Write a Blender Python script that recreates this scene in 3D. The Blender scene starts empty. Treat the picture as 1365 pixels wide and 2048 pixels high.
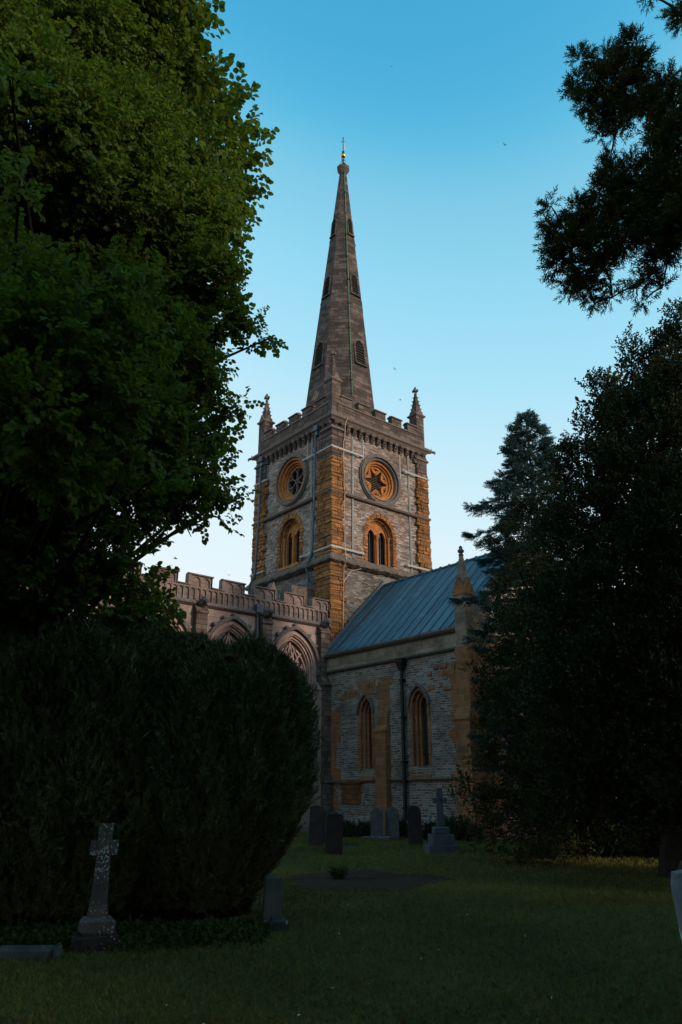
import bpy, bmesh, math, random
import numpy as np
from mathutils import Vector, Matrix, geometry
random.seed(11)
rng = np.random.default_rng(5)
PI = math.pi
SC = bpy.context.scene
COL = SC.collection

# ------------------------------------------------------------------ camera
cam_d = bpy.data.cameras.new('camera')
cam = bpy.data.objects.new('camera', cam_d)
COL.objects.link(cam)
PITCH = 0.36
cam.location = (0, 0, 1.6)
cam.rotation_euler = (PI/2 + PITCH, 0, 0)
cam_d.sensor_fit = 'VERTICAL'
cam_d.sensor_height = 36.0
cam_d.lens = 1520/2048*36
cam_d.clip_end = 3000
cam_d.clip_start = .05
SC.camera = cam

# ------------------------------------------------------------------ sky, sun, exposure
SUN_EL = math.radians(15.0)
SUN_AZ = math.radians(122.0)          # compass style, clockwise from +Y
w = bpy.data.worlds.new('World'); SC.world = w
w.use_nodes = True
nt = w.node_tree; nt.nodes.clear()
wo = nt.nodes.new('ShaderNodeOutputWorld'); bg = nt.nodes.new('ShaderNodeBackground')
sky = nt.nodes.new('ShaderNodeTexSky'); sky.sky_type = 'NISHITA'; sky.sun_disc = False
sky.sun_elevation = SUN_EL; sky.sun_rotation = SUN_AZ
sky.air_density = 1.0; sky.dust_density = 0.3; sky.ozone_density = 1.0; sky.altitude = 60
# colour response of the sky (deep cyan overhead, pale towards the horizon)
def vscale(src, k):
    v = nt.nodes.new('ShaderNodeVectorMath'); v.operation = 'SCALE'; nt.links.new(src, v.inputs[0]); v.inputs['Scale'].default_value = k; return v.outputs[0]
cv = nt.nodes.new('ShaderNodeRGBCurve'); cv.mapping.use_clip = True
for ch, pts in enumerate((((0, 0), (.065, .04), (.089, .066), (.105, .215), (.135, .375), (.20, .64), (.30, .80), (.6, .95), (1, 1)),
                          ((0, 0), (.10, .29), (.147, .41), (.173, .592), (.219, .745), (.318, .87), (.5, .93), (1, 1)),
                          ((0, 0), (.16, .48), (.245, .69), (.283, .81), (.347, .93), (.468, .965), (1, 1)))):
    c_ = cv.mapping.curves[ch]; c_.points[0].location = pts[0]; c_.points[1].location = pts[-1]
    for p_ in pts[1:-1]: c_.points.new(*p_)
cv.mapping.update()
nt.links.new(vscale(sky.outputs[0], .15), cv.inputs['Color']); nt.links.new(vscale(cv.outputs[0], 1/.15), bg.inputs[0])
bg.inputs[1].default_value = 0.15
nt.links.new(bg.outputs[0], wo.inputs[0])
sd = bpy.data.lights.new('sun', 'SUN'); sd.energy = 2.5; sd.angle = math.radians(6); sd.color = (1, .80, .62)
so = bpy.data.objects.new('sun', sd); COL.objects.link(so)
sdir = Vector((math.sin(SUN_AZ)*math.cos(SUN_EL), math.cos(SUN_AZ)*math.cos(SUN_EL), math.sin(SUN_EL)))
so.rotation_euler = sdir.to_track_quat('Z', 'Y').to_euler()
so.location = sdir*60
SC.view_settings.view_transform = 'Standard'; SC.view_settings.look = 'None'
SC.view_settings.gamma = 1; SC.view_settings.exposure = 0.0
SC.cycles.max_bounces = 5; SC.cycles.diffuse_bounces = 3; SC.cycles.transmission_bounces = 3; SC.cycles.transparent_max_bounces = 6

# ------------------------------------------------------------------ materials
def nodes(name):
    m = bpy.data.materials.new(name); m.use_nodes = True
    n = m.node_tree.nodes; l = m.node_tree.links
    return m, n, l, n['Principled BSDF']
def rgb(c): return (c[0], c[1], c[2], 1)
def mixc(n, l, fac, a, b, mode='MIX'):
    x = n.new('ShaderNodeMix'); x.data_type = 'RGBA'; x.blend_type = mode
    for sock, v in ((x.inputs[0], fac), (x.inputs[6], a), (x.inputs[7], b)):
        if hasattr(v, 'links'): l.new(v, sock)
        elif isinstance(v, (int, float)): sock.default_value = v
        else: sock.default_value = rgb(v)
    return x.outputs[2]
def noise(n, l, vec, scale, detail=4, rough=.6, out='Fac'):
    t = n.new('ShaderNodeTexNoise'); t.inputs['Scale'].default_value = scale
    t.inputs['Detail'].default_value = detail; t.inputs['Roughness'].default_value = rough
    if vec is not None: l.new(vec, t.inputs['Vector'])
    return t.outputs[out]
def ramp(n, l, fac, stops):
    r = n.new('ShaderNodeValToRGB'); l.new(fac, r.inputs[0])
    e = r.color_ramp.elements
    while len(e) < len(stops): e.new(.5)
    for i, (p, c) in enumerate(stops):
        e[i].position = p; e[i].color = rgb(c) if not isinstance(c, (int, float)) else (c, c, c, 1)
    return r.outputs[0]
def math_(n, l, op, a, b=None):
    x = n.new('ShaderNodeMath'); x.operation = op
    for s, v in ((x.inputs[0], a), (x.inputs[1], b)):
        if v is None: continue
        if hasattr(v, 'links'): l.new(v, s)
        else: s.default_value = v
    return x.outputs[0]
def bump(n, l, h, strength, dist, prev=None):
    b = n.new('ShaderNodeBump'); b.inputs['Strength'].default_value = strength; b.inputs['Distance'].default_value = dist
    l.new(h, b.inputs['Height'])
    if prev is not None: l.new(prev, b.inputs['Normal'])
    return b.outputs[0]

def masonry(name, c1, c2, mortar, bw=.42, rh=.13, ms=.012, patches=None, patch_lo=.58, stain=(.10, .085, .07), stain_lo=.6, wob=.05, bumpd=.03, streak=0.0, wet=.0):
    m, n, l, bs = nodes(name)
    tc = n.new('ShaderNodeTexCoord'); uv = tc.outputs['UV']; ob = tc.outputs['Object']
    nz = noise(n, l, uv, 1.7, 3, .5, 'Color')
    nz2 = noise(n, l, uv, 9, 2, .5, 'Color')
    def off(v, src, amt):
        s = n.new('ShaderNodeVectorMath'); s.operation = 'SUBTRACT'; l.new(src, s.inputs[0]); s.inputs[1].default_value = (.5, .5, .5)
        k = n.new('ShaderNodeVectorMath'); k.operation = 'SCALE'; l.new(s.outputs[0], k.inputs[0]); k.inputs['Scale'].default_value = amt
        a = n.new('ShaderNodeVectorMath'); a.operation = 'ADD'; l.new(v, a.inputs[0]); l.new(k.outputs[0], a.inputs[1])
        return a.outputs[0]
    v = off(off(uv, nz, wob*2.2), nz2, wob*.55)
    br = n.new('ShaderNodeTexBrick'); l.new(v, br.inputs['Vector'])
    br.inputs['Scale'].default_value = 1; br.inputs['Brick Width'].default_value = bw; br.inputs['Row Height'].default_value = rh
    br.inputs['Mortar Size'].default_value = ms; br.inputs['Mortar Smooth'].default_value = .35; br.inputs['Bias'].default_value = 0
    br.inputs['Color1'].default_value = (0, 0, 0, 1); br.inputs['Color2'].default_value = (1, 1, 1, 1); br.inputs['Mortar'].default_value = (.5, .5, .5, 1)
    br.squash = 1.35; br.squash_frequency = 3; br.offset = .43
    per = br.outputs['Color']
    col = mixc(n, l, per, c1, c2)
    if patches:
        pn = noise(n, l, ob, .55, 3, .6)
        pv = math_(n, l, 'ADD', pn, math_(n, l, 'MULTIPLY', math_(n, l, 'SUBTRACT', per, .5), .34))
        pf = ramp(n, l, pv, [(patch_lo, 0.0), (patch_lo+.03, 1.0)])
        col = mixc(n, l, pf, col, patches)
    col = mixc(n, l, br.outputs['Fac'], col, mortar)
    # coarse dirt and weathering with its own shape
    sn = noise(n, l, ob, .9, 6, .7)
    sf = ramp(n, l, sn, [(stain_lo-.12, 0.0), (stain_lo+.12, .75)])
    col = mixc(n, l, sf, col, stain)
    fine = noise(n, l, ob, 22, 5, .7)
    col = mixc(n, l, .55, col, ramp(n, l, fine, [(.3, .35), (.72, 1.0)]), 'MULTIPLY')
    l.new(col, bs.inputs['Base Color'])
    bs.inputs['Roughness'].default_value = .92
    bs.inputs['Specular IOR Level'].default_value = .2
    h = math_(n, l, 'SUBTRACT', 1.0, br.outputs['Fac'])
    h = math_(n, l, 'ADD', h, math_(n, l, 'MULTIPLY', fine, .8))
    h = math_(n, l, 'ADD', h, math_(n, l, 'MULTIPLY', per, .5))
    l.new(bump(n, l, h, 1.0, bumpd), bs.inputs['Normal'])
    return m
def plain(name, c, c2=None, rough=.8, metal=0, scale=6, spec=.3, bumpd=.01, sp=None):
    m, n, l, bs = nodes(name)
    tc = n.new('ShaderNodeTexCoord'); ob = tc.outputs['Object']
    nz = noise(n, l, ob, scale, 6, .65)
    col = mixc(n, l, ramp(n, l, nz, [(.35, 0.0), (.68, 1.0)]), c, c2 or tuple(x*.55 for x in c))
    if sp:
        vn = noise(n, l, ob, sp[1], 3, .5)
        col = mixc(n, l, ramp(n, l, vn, [(sp[2], 0.0), (sp[2]+.04, 1.0)]), col, sp[0])
    l.new(col, bs.inputs['Base Color']); bs.inputs['Roughness'].default_value = rough; bs.inputs['Metallic'].default_value = metal
    bs.inputs['Specular IOR Level'].default_value = spec
    if bumpd: l.new(bump(n, l, nz, .8, bumpd), bs.inputs['Normal'])
    return m
M = {}
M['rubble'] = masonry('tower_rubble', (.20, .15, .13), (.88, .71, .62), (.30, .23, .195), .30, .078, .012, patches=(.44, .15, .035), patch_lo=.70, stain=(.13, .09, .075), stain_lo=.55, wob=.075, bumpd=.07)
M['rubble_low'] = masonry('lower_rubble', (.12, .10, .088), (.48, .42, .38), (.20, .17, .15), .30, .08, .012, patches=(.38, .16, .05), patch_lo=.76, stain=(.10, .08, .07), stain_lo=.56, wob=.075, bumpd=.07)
M['transept'] = masonry('transept_rubble', (.14, .108, .098), (.50, .405, .36), (.76, .62, .53), .27, .092, .012, patches=(.34, .13, .05), patch_lo=.72, stain=(.09, .075, .07), stain_lo=.6, wob=.065, bumpd=.07)
M['ochre'] = masonry('ironstone', (.31, .14, .055), (.62, .275, .10), (.17, .07, .025), .34, .19, .014, stain=(.13, .06, .028), stain_lo=.58, wob=.06, bumpd=.07)
M['ochre_dim'] = masonry('weathered_ironstone', (.26, .12, .045), (.46, .21, .075), (.14, .075, .035), .40, .22, .014, stain=(.12, .065, .035), stain_lo=.52, wob=.05, bumpd=.07)
M['quoin'] = masonry('transept_ironstone', (.30, .13, .06), (.48, .205, .09), (.50, .35, .24), .38, .26, .010, stain=(.12, .065, .04), stain_lo=.58, wob=.012, bumpd=.025)
M['dark'] = masonry('dark_weathered_stone', (.115, .085, .073), (.25, .185, .155), (.085, .062, .054), .42, .22, .012, patches=(.40, .19, .09), patch_lo=.74, stain=(.045, .036, .032), stain_lo=.54, wob=.02, bumpd=.04)
M['spire'] = masonry('spire_stone', (.085, .058, .05), (.25, .185, .16), (.065, .05, .044), .48, .24, .010, patches=(.34, .20, .16), patch_lo=.77, stain=(.045, .036, .032), stain_lo=.50, wob=.015, bumpd=.035)
M['ashlar'] = masonry('chancel_ashlar', (.40, .29, .26), (.50, .37, .335), (.34, .26, .23), .95, .42, .008, stain=(.12, .10, .095), stain_lo=.57, wob=.006, bumpd=.012)
M['parapet'] = masonry('chancel_parapet_stone', (.30, .215, .19), (.42, .31, .275), (.24, .18, .16), .7, .3, .007, stain=(.085, .07, .065), stain_lo=.50, wob=.01, bumpd=.02)
M['band'] = masonry('eaves_ashlar', (.30, .225, .155), (.50, .39, .285), (.28, .23, .18), .75, .33, .012, stain=(.10, .08, .065), stain_lo=.55, wob=.006, bumpd=.02)
M['moss'] = plain('mossy_ledge_stone', (.075, .055, .045), (.20, .16, .135), .95, 0, 8, .1, .06)
M['mould'] = plain('moulded_stone', (.11, .083, .072), (.21, .16, .14), .9, 0, 9, .2, .03)
M['mould_dark'] = plain('sooty_moulding', (.085, .072, .066), (.19, .155, .14), .9, 0, 9, .2, .02)
M['mould_ochre'] = plain('ochre_moulding', (.50, .195, .06), (.24, .10, .04), .9, 0, 5, .2, .03)
M['mould_pink'] = plain('pinkish_tracery_stone', (.46, .32, .285), (.30, .21, .185), .88, 0, 5, .2, .012)
M['louvre'] = plain('louvre_slate', (.035, .03, .028), (.06, .05, .045), .8, 0, 9, .3, .005)
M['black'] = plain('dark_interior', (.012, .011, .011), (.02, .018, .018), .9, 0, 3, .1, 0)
M['glass'] = plain('leaded_glass', (.015, .017, .02), (.03, .033, .038), .25, 0, 14, .5, .006)
M['steel'] = plain('galvanised_strap', (.30, .31, .30), (.20, .21, .205), .55, .35, 12, .4, .002)
M['pipe'] = plain('blue_grey_lead_pipe', (.075, .105, .14), (.045, .065, .09), .5, .3, 8, .4, .004)
M['iron'] = plain('black_cast_iron', (.016, .016, .018), (.03, .03, .033), .5, .4, 12, .4, .003)
M['copper'] = plain('green_copper_tape', (.05, .20, .13), (.12, .20, .06), .7, 0, 1.2, .3, 0)
M['cable'] = plain('pale_cable', (.62, .46, .33), (.42, .26, .16), .6, 0, 2, .3, 0)
M['gold'] = plain('gilded_metal', (.95, .58, .12), (.7, .34, .06), .25, 1, 20, .5, .002)
M['white'] = plain('pale_vane_metal', (.75, .72, .68), (.5, .48, .45), .5, .1, 10, .4, 0)

def lead_roof():
    m, n, l, bs = nodes('weathered_lead_roof')
    tc = n.new('ShaderNodeTexCoord'); uv = tc.outputs['UV']
    mp = n.new('ShaderNodeMapping'); mp.inputs['Scale'].default_value = (2.2, .35, 1); l.new(uv, mp.inputs['Vector'])
    st = noise(n, l, mp.outputs[0], 2.0, 5, .65)
    col = ramp(n, l, st, [(.28, (.05, .085, .115)), (.5, (.06, .155, .215)), (.72, (.095, .21, .27))])
    f = noise(n, l, uv, 9, 5, .7)
    col = mixc(n, l, ramp(n, l, f, [(.60, 0.0), (.74, .6)]), col, (.10, .10, .105))
    br = n.new('ShaderNodeTexBrick'); l.new(uv, br.inputs['Vector']); br.inputs['Scale'].default_value = 1; br.inputs['Brick Width'].default_value = .565; br.inputs['Row Height'].default_value = 2.1
    br.inputs['Mortar Size'].default_value = 0; br.offset = 0; br.inputs['Color1'].default_value = (.62, .66, .70, 1); br.inputs['Color2'].default_value = (1.15, 1.1, 1.05, 1)
    col = mixc(n, l, 1.0, col, br.outputs['Color'], 'MULTIPLY')
    big = noise(n, l, uv, .9, 4, .6)
    l.new(col, bs.inputs['Base Color']); bs.inputs['Roughness'].default_value = .6; bs.inputs['Metallic'].default_value = .15
    l.new(bump(n, l, math_(n, l, 'ADD', math_(n, l, 'MULTIPLY', f, .4), math_(n, l, 'MULTIPLY', big, 2.0)), .9, .06), bs.inputs['Normal'])
    return m
M['lead'] = lead_roof()

def gravestone_mat(name, base, dark, lichen, lo, scale=9, rough=.9):
    m, n, l, bs = nodes(name)
    tc = n.new('ShaderNodeTexCoord'); ob = tc.outputs['Object']
    nz = noise(n, l, ob, 3.5, 6, .7)
    col = mixc(n, l, ramp(n, l, nz, [(.35, 0.0), (.66, 1.0)]), base, dark)
    vo = n.new('ShaderNodeTexVoronoi'); vo.inputs['Scale'].default_value = scale; vo.inputs['Randomness'].default_value = 1
    wv = n.new('ShaderNodeVectorMath'); wv.operation = 'MULTIPLY_ADD'
    l.new(noise(n, l, ob, 14, 3, .6, 'Color'), wv.inputs[0]); wv.inputs[1].default_value = (.07, .07, .07); l.new(ob, wv.inputs[2])
    l.new(wv.outputs[0], vo.inputs['Vector'])
    big = noise(n, l, ob, 2.3, 3, .6)
    thr = math_(n, l, 'MULTIPLY', ramp(n, l, big, [(lo-.12, 0.0), (lo+.12, 1.0)]), .46)
    f = math_(n, l, 'LESS_THAN', vo.outputs['Distance'], thr)
    col = mixc(n, l, f, col, lichen)
    l.new(col, bs.inputs['Base Color']); bs.inputs['Roughness'].default_value = rough; bs.inputs['Specular IOR Level'].default_value = .15
    l.new(bump(n, l, math_(n, l, 'ADD', nz, math_(n, l, 'MULTIPLY', f, .2)), .9, .02), bs.inputs['Normal'])
    return m
M['g_lichen'] = gravestone_mat('lichened_red_stone', (.13, .11, .105), (.06, .052, .052), (.36, .44, .45), .47, 30)
M['g_dark'] = gravestone_mat('dark_headstone', (.055, .042, .040), (.028, .024, .026), (.34, .36, .34), .66, 20)
M['g_grey'] = gravestone_mat('grey_headstone', (.13, .135, .14), (.07, .07, .075), (.40, .42, .40), .62, 18)
M['g_blue'] = gravestone_mat('blue_grey_granite', (.105, .125, .15), (.065, .08, .10), (.12, .13, .14), .8, 16)
M['g_pale'] = gravestone_mat('pale_slab_stone', (.22, .28, .32), (.13, .17, .20), (.48, .68, .80), .52, 11)
M['g_moss'] = gravestone_mat('mossy_kerb_stone', (.09, .10, .10), (.045, .05, .045), (.26, .30, .31), .60, 15)

def leaf_mat(name, c1, c2, trans, tc_, rough=.5, oscale=1.2):
    m, n, l, bs = nodes(name)
    tc = n.new('ShaderNodeTexCoord'); ob = tc.outputs['Object']
    a = noise(n, l, ob, oscale, 3, .6); b = noise(n, l, ob, 19, 2, .5)
    v = math_(n, l, 'ADD', math_(n, l, 'MULTIPLY', a, .55), math_(n, l, 'MULTIPLY', b, .45))
    col = ramp(n, l, v, [(.36, c1), (.62, c2)])
    l.new(col, bs.inputs['Base Color']); bs.inputs['Roughness'].default_value = rough+.15; bs.inputs['Specular IOR Level'].default_value = .12
    tr = n.new('ShaderNodeBsdfTranslucent'); tr.inputs[0].default_value = rgb(tc_)
    mx = n.new('ShaderNodeMixShader'); mx.inputs[0].default_value = trans
    l.new(bs.outputs[0], mx.inputs[1]); l.new(tr.outputs[0], mx.inputs[2])
    l.new(mx.outputs[0], n['Material Output'].inputs[0])
    return m
M['lime'] = leaf_mat('lime_leaf', (.030, .066, .013), (.100, .152, .026), .38, (.14, .20, .018))
M['yew'] = leaf_mat('yew_needle', (.065, .084, .048), (.13, .16, .075), .1, (.03, .05, .01), .6)
M['holly'] = leaf_mat('evergreen_leaf', (.028, .036, .018), (.065, .074, .028), .12, (.03, .04, .01), .45)
M['spruce'] = leaf_mat('blue_spruce_needle', (.022, .046, .040), (.058, .105, .095), .1, (.03, .05, .04), .6)
M['fir'] = leaf_mat('conifer_needle', (.060, .066, .020), (.14, .135, .035), .2, (.05, .05, .01), .55, 2.5)
M['weed'] = leaf_mat('ground_leaf', (.020, .035, .012), (.05, .08, .02), .25, (.05, .08, .02))
M['bark'] = plain('bark', (.045, .037, .028), (.022, .018, .014), .95, 0, 9, .1, .03)
M['bird'] = plain('swallow_feather', (.02, .02, .025), (.03, .03, .035), .7, 0, 9, .2, 0)
M['daisy'] = plain('petal', (.62, .6, .42), (.5, .48, .3), .8, 0, 9, .2, 0)

def grass_mat(name, base):
    m, n, l, bs = nodes(name)
    tc = n.new('ShaderNodeTexCoord'); ob = tc.outputs['Object']
    a = noise(n, l, ob, .35, 5, .6); b = noise(n, l, ob, 7, 4, .6)
    v = math_(n, l, 'ADD', math_(n, l, 'MULTIPLY', a, .6), math_(n, l, 'MULTIPLY', b, .4))
    col = ramp(n, l, v, base)
    l.new(col, bs.inputs['Base Color']); bs.inputs['Roughness'].default_value = .85; bs.inputs['Specular IOR Level'].default_value = .1
    l.new(bump(n, l, noise(n, l, ob, 30, 4, .7), .8, .03), bs.inputs['Normal'])
    return m
M['ground'] = grass_mat('lawn_soil', [(.35, (.035, .038, .010)), (.6, (.070, .076, .016))])
M['grass'] = grass_mat('grass_blade', [(.35, (.10, .10, .032)), (.5, (.155, .152, .042)), (.66, (.22, .21, .06))])
M['soil'] = plain('dug_earth', (.060, .040, .028), (.032, .023, .017), .95, 0, 14, .1, .04)

# ------------------------------------------------------------------ mesh helpers
def newobj(name, me, parent=None):
    o = bpy.data.objects.new(name, me); COL.objects.link(o)
    if parent is not None: o.parent = parent
    return o
def box_uv(me):
    nl = len(me.loops)
    if nl == 0: return
    uvl = me.uv_layers.new(name='UVMap')
    nv = len(me.vertices); co = np.empty(nv*3, 'f'); me.vertices.foreach_get('co', co); co = co.reshape(-1, 3)
    lv = np.empty(nl, 'i'); me.loops.foreach_get('vertex_index', lv)
    npol = len(me.polygons); ls = np.empty(npol, 'i'); lt = np.empty(npol, 'i'); nn = np.empty(npol*3, 'f')
    me.polygons.foreach_get('loop_start', ls); me.polygons.foreach_get('loop_total', lt); me.polygons.foreach_get('normal', nn)
    nn = nn.reshape(-1, 3); pi = np.repeat(np.arange(npol), lt); order = np.concatenate([np.arange(a, a+b) for a, b in zip(ls, lt)]) if npol else []
    N = np.zeros((nl, 3), 'f'); N[order] = nn[pi]
    P = co[lv]
    h = np.hypot(N[:, 0], N[:, 1])
    flat = h < .25
    tx = np.where(flat, 1, -N[:, 1]/np.maximum(h, 1e-6)); ty = np.where(flat, 0, N[:, 0]/np.maximum(h, 1e-6))
    U = P[:, 0]*tx+P[:, 1]*ty
    slope = np.where(flat, 1, 1/np.maximum(h, .25))
    V = np.where(flat, P[:, 1], P[:, 2]*slope)
    uv = np.stack([U, V], 1).astype('f').ravel()
    uvl.data.foreach_set('uv', uv)
class MB:
    def __init__(s): s.v = []; s.f = []; s.m = []; s.mi = 0
    def face(s, pts):
        i = len(s.v); s.v += [tuple(p) for p in pts]; s.f.append(tuple(range(i, i+len(pts)))); s.m.append(s.mi)
    def raw(s, vs, fs):
        i = len(s.v); s.v += [tuple(p) for p in vs]
        for f in fs: s.f.append(tuple(i+k for k in f)); s.m.append(s.mi)
    def box(s, x0, x1, y0, y1, z0, z1):
        s.raw([(x, y, z) for z in (z0, z1) for x, y in ((x0, y0), (x1, y0), (x1, y1), (x0, y1))],
              [(3, 2, 1, 0), (4, 5, 6, 7), (0, 1, 5, 4), (1, 2, 6, 5), (2, 3, 7, 6), (3, 0, 4, 7)])
    def rock(s, x0, x1, y0, y1, z0, z1, b=.02, j=.012):
        # a block with softened edges and a slightly uneven face
        r = lambda: random.uniform(-j, j)
        vs = []
        lv = [(z0, b), (z0+b, 0), (z1-b, 0), (z1, b)]
        for z, ins in lv:
            for (x, y) in ((x0+ins, y0+b), (x0+b, y0+ins), (x1-b, y0+ins), (x1-ins, y0+b), (x1-ins, y1-b), (x1-b, y1-ins), (x0+b, y1-ins), (x0+ins, y1-b)):
                vs.append((x+r(), y+r(), z+r()*.4))
        fs = []
        for k in range(3):
            for i in range(8): fs.append((k*8+i, k*8+(i+1) % 8, k*8+8+(i+1) % 8, k*8+8+i))
        fs.append(tuple(range(24, 32))); fs.append(tuple(reversed(range(8))))
        s.raw(vs, fs)
    def loft(s, rings, cap=True, closed=True):
        n = len(rings[0]); vs = [p for r in rings for p in r]; fs = []
        for k in range(len(rings)-1):
            for i in range(n if closed else n-1):
                fs.append((k*n+i, k*n+(i+1) % n, (k+1)*n+(i+1) % n, (k+1)*n+i))
        if cap: fs.append(tuple(reversed(range(n)))); fs.append(tuple((len(rings)-1)*n+i for i in range(n)))
        s.raw(vs, fs)
    def lathe(s, cx, cy, prof, n=12, ph=0, sq=1.0):
        s.loft([[(cx+r*math.cos(ph+2*PI*i/n), cy+r*math.sin(ph+2*PI*i/n), z) for i in range(n)] for r, z in prof])
    def tube(s, pts, r, n=6):
        pts = [Vector(p) for p in pts]; rings = []
        rr = r if isinstance(r, (list, tuple)) else [r]*len(pts)
        for i, p in enumerate(pts):
            d = (pts[min(i+1, len(pts)-1)]-pts[max(i-1, 0)]).normalized()
            a = d.orthogonal().normalized() if i == 0 else (a-d*a.dot(d)).normalized()
            b = d.cross(a)
            rings.append([tuple(p+(a*math.cos(2*PI*k/n)+b*math.sin(2*PI*k/n))*rr[i]) for k in range(n)])
        s.loft(rings)
    def strip(s, F, pts, a, b, d0, d1, closed=False):
        # band between offsets a and b (left of travel positive) of a 2D path, extruded d0..d1 along the face normal
        n = len(pts); L = []
        for i, (x, y) in enumerate(pts):
            if closed: p, q = pts[i-1], pts[(i+1) % n]
            else: p, q = pts[max(i-1, 0)], pts[min(i+1, n-1)]
            def nrm(u, v):
                dx, dy = v[0]-u[0], v[1]-u[1]; k = math.hypot(dx, dy) or 1
                return (-dy/k, dx/k)
            n1 = nrm(p, (x, y)) if p != (x, y) else nrm((x, y), q)
            n2 = nrm((x, y), q) if q != (x, y) else n1
            mx, my = n1[0]+n2[0], n1[1]+n2[1]; k = math.hypot(mx, my) or 1; mx /= k; my /= k
            c = max(mx*n1[0]+my*n1[1], .45)
            L.append((x, y, mx/c, my/c))
        def q(i, o, d): x, y, nx, ny = L[i % n]; return F(x+nx*o, y+ny*o, d)
        rings = [[q(i, a, d0), q(i, b, d0), q(i, b, d1), q(i, a, d1)] for i in range(n)]
        vs = [p for r in rings for p in r]; fs = []
        for k in range(n if closed else n-1):
            k2 = (k+1) % n
            for i in range(4): fs.append((k*4+i, k*4+(i+1) % 4, k2*4+(i+1) % 4, k2*4+i))
        if not closed: fs.append((0, 3, 2, 1)); fs.append(tuple((n-1)*4+i for i in range(4)))
        s.raw(vs, fs)
    def poly(s, F, pts, d0, d1=None):
        # filled 2D outline at depth d0, or a slab d0..d1
        tri = geometry.tessellate_polygon([[Vector((x, y, 0)) for x, y in pts]])
        s.raw([F(x, y, d0) for x, y in pts], [tuple(t) for t in tri])
        if d1 is not None:
            s.raw([F(x, y, d1) for x, y in pts], [tuple(t) for t in tri])
            n = len(pts)
            s.raw([F(x, y, d) for d in (d0, d1) for x, y in pts], [(i, (i+1) % n, n+(i+1) % n, n+i) for i in range(n)])
    def holed(s, F, outer, holes, d0, reveal=None):
        ls = [[Vector((x, y, 0)) for x, y in outer]]+[[Vector((x, y, 0)) for x, y in h] for h in holes]
        tri = geometry.tessellate_polygon(ls)
        allp = [p for l in ls for p in l]
        s.raw([F(p.x, p.y, d0) for p in allp], [tuple(t) for t in tri])
        if reveal:
            for h in holes:
                n = len(h)
                s.raw([F(x, y, d) for d in (d0, d0-reveal) for x, y in h], [(i, (i+1) % n, n+(i+1) % n, n+i) for i in range(n)])
    def build(s, name, mats, parent=None, smooth=False, recalc=True):
        me = bpy.data.meshes.new(name)
        me.from_pydata(s.v, [], s.f)
        if not isinstance(mats, (list, tuple)): mats = [mats]
        for m in mats: me.materials.append(m)
        me.polygons.foreach_set('material_index', s.m)
        if recalc:
            bm = bmesh.new(); bm.from_mesh(me); bmesh.ops.remove_doubles(bm, verts=bm.verts, dist=1e-5)
            bmesh.ops.recalc_face_normals(bm, faces=bm.faces); bm.to_mesh(me); bm.free()
        if smooth: me.polygons.foreach_set('use_smooth', [True]*len(me.polygons))
        me.update(); box_uv(me)
        return newobj(name, me, parent)
def tag(o, label=None, cat=None, group=None, kind=None):
    if label: o['label'] = label
    if cat: o['category'] = cat
    if group: o['group'] = group
    if kind: o['kind'] = kind
    return o
def empty(name, loc=(0, 0, 0), rz=0):
    o = bpy.data.objects.new(name, None); COL.objects.link(o); o.location = loc; o.rotation_euler = (0, 0, rz)
    o.empty_display_size = .3
    return o
def arc(cx, cy, r, a0, a1, n): return [(cx+r*math.cos(a0+(a1-a0)*i/n), cy+r*math.sin(a0+(a1-a0)*i/n)) for i in range(n+1)]
def circle(cx, cy, r, n=32): return arc(cx, cy, r, 0, 2*PI, n)[:-1]
def pointed(cx, w, zs, rise, n=8):
    # left springing -> apex -> right springing
    h = w/2; R = (h*h+rise*rise)/(2*h); a = math.asin(min(1, rise/R))
    left = [(cx+(R-h)-R*math.cos(a*i/n), zs+R*math.sin(a*i/n)) for i in range(n+1)]
    right = [(2*cx-x, z) for x, z in reversed(left[:-1])]
    return left+right
def arch(cx, w, z0, zs, rise, n=8): return [(cx-w/2, z0)]+pointed(cx, w, zs, rise, n)+[(cx+w/2, z0)]
def FU(u0): return lambda s_, z, d: (u0+d, s_, z)
def FV(v0): return lambda s_, z, d: (s_, v0+d, z)
def FnU(u0): return lambda s_, z, d: (u0-d, s_, z)
def FnV(v0): return lambda s_, z, d: (s_, v0-d, z)

# ================================================================== GROUND
YAW = .695
CP = (-.4846, 36.0, 0)
def ground_z(x, y):
    t = np.clip((y-15)/13, 0, 1)
    return .22*t*t*(3-2*t)+.03*np.sin(x*.35+1)*np.sin(y*.22)+.012*np.sin(x*1.1+y*.7)
def make_ground():
    xs = np.concatenate([np.linspace(-900, -60, 12), np.linspace(-50, 50, 161), np.linspace(60, 900, 12)])
    ys = np.concatenate([np.linspace(-900, -40, 12), np.linspace(-30, 60, 151), np.linspace(75, 900, 12)])
    X, Y = np.meshgrid(xs, ys)
    near = np.exp(-((np.abs(X)+np.abs(Y-15))/60)**4)
    Z = ground_z(X, Y)*near
    v = np.stack([X, Y, Z], -1).reshape(-1, 3); nx = len(xs); f = []
    for j in range(len(ys)-1):
        for i in range(nx-1): a = j*nx+i; f.append((a, a+1, a+nx+1, a+nx))
    me = bpy.data.meshes.new('ground'); me.from_pydata(v.tolist(), [], f); me.materials.append(M['ground'])
    me.polygons.foreach_set('use_smooth', [True]*len(f))
    o = newobj('ground', me); tag(o, kind='structure')
make_ground()
def gz(x, y): return float(ground_z(np.array(x, dtype=float), np.array(y, dtype=float)))

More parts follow.
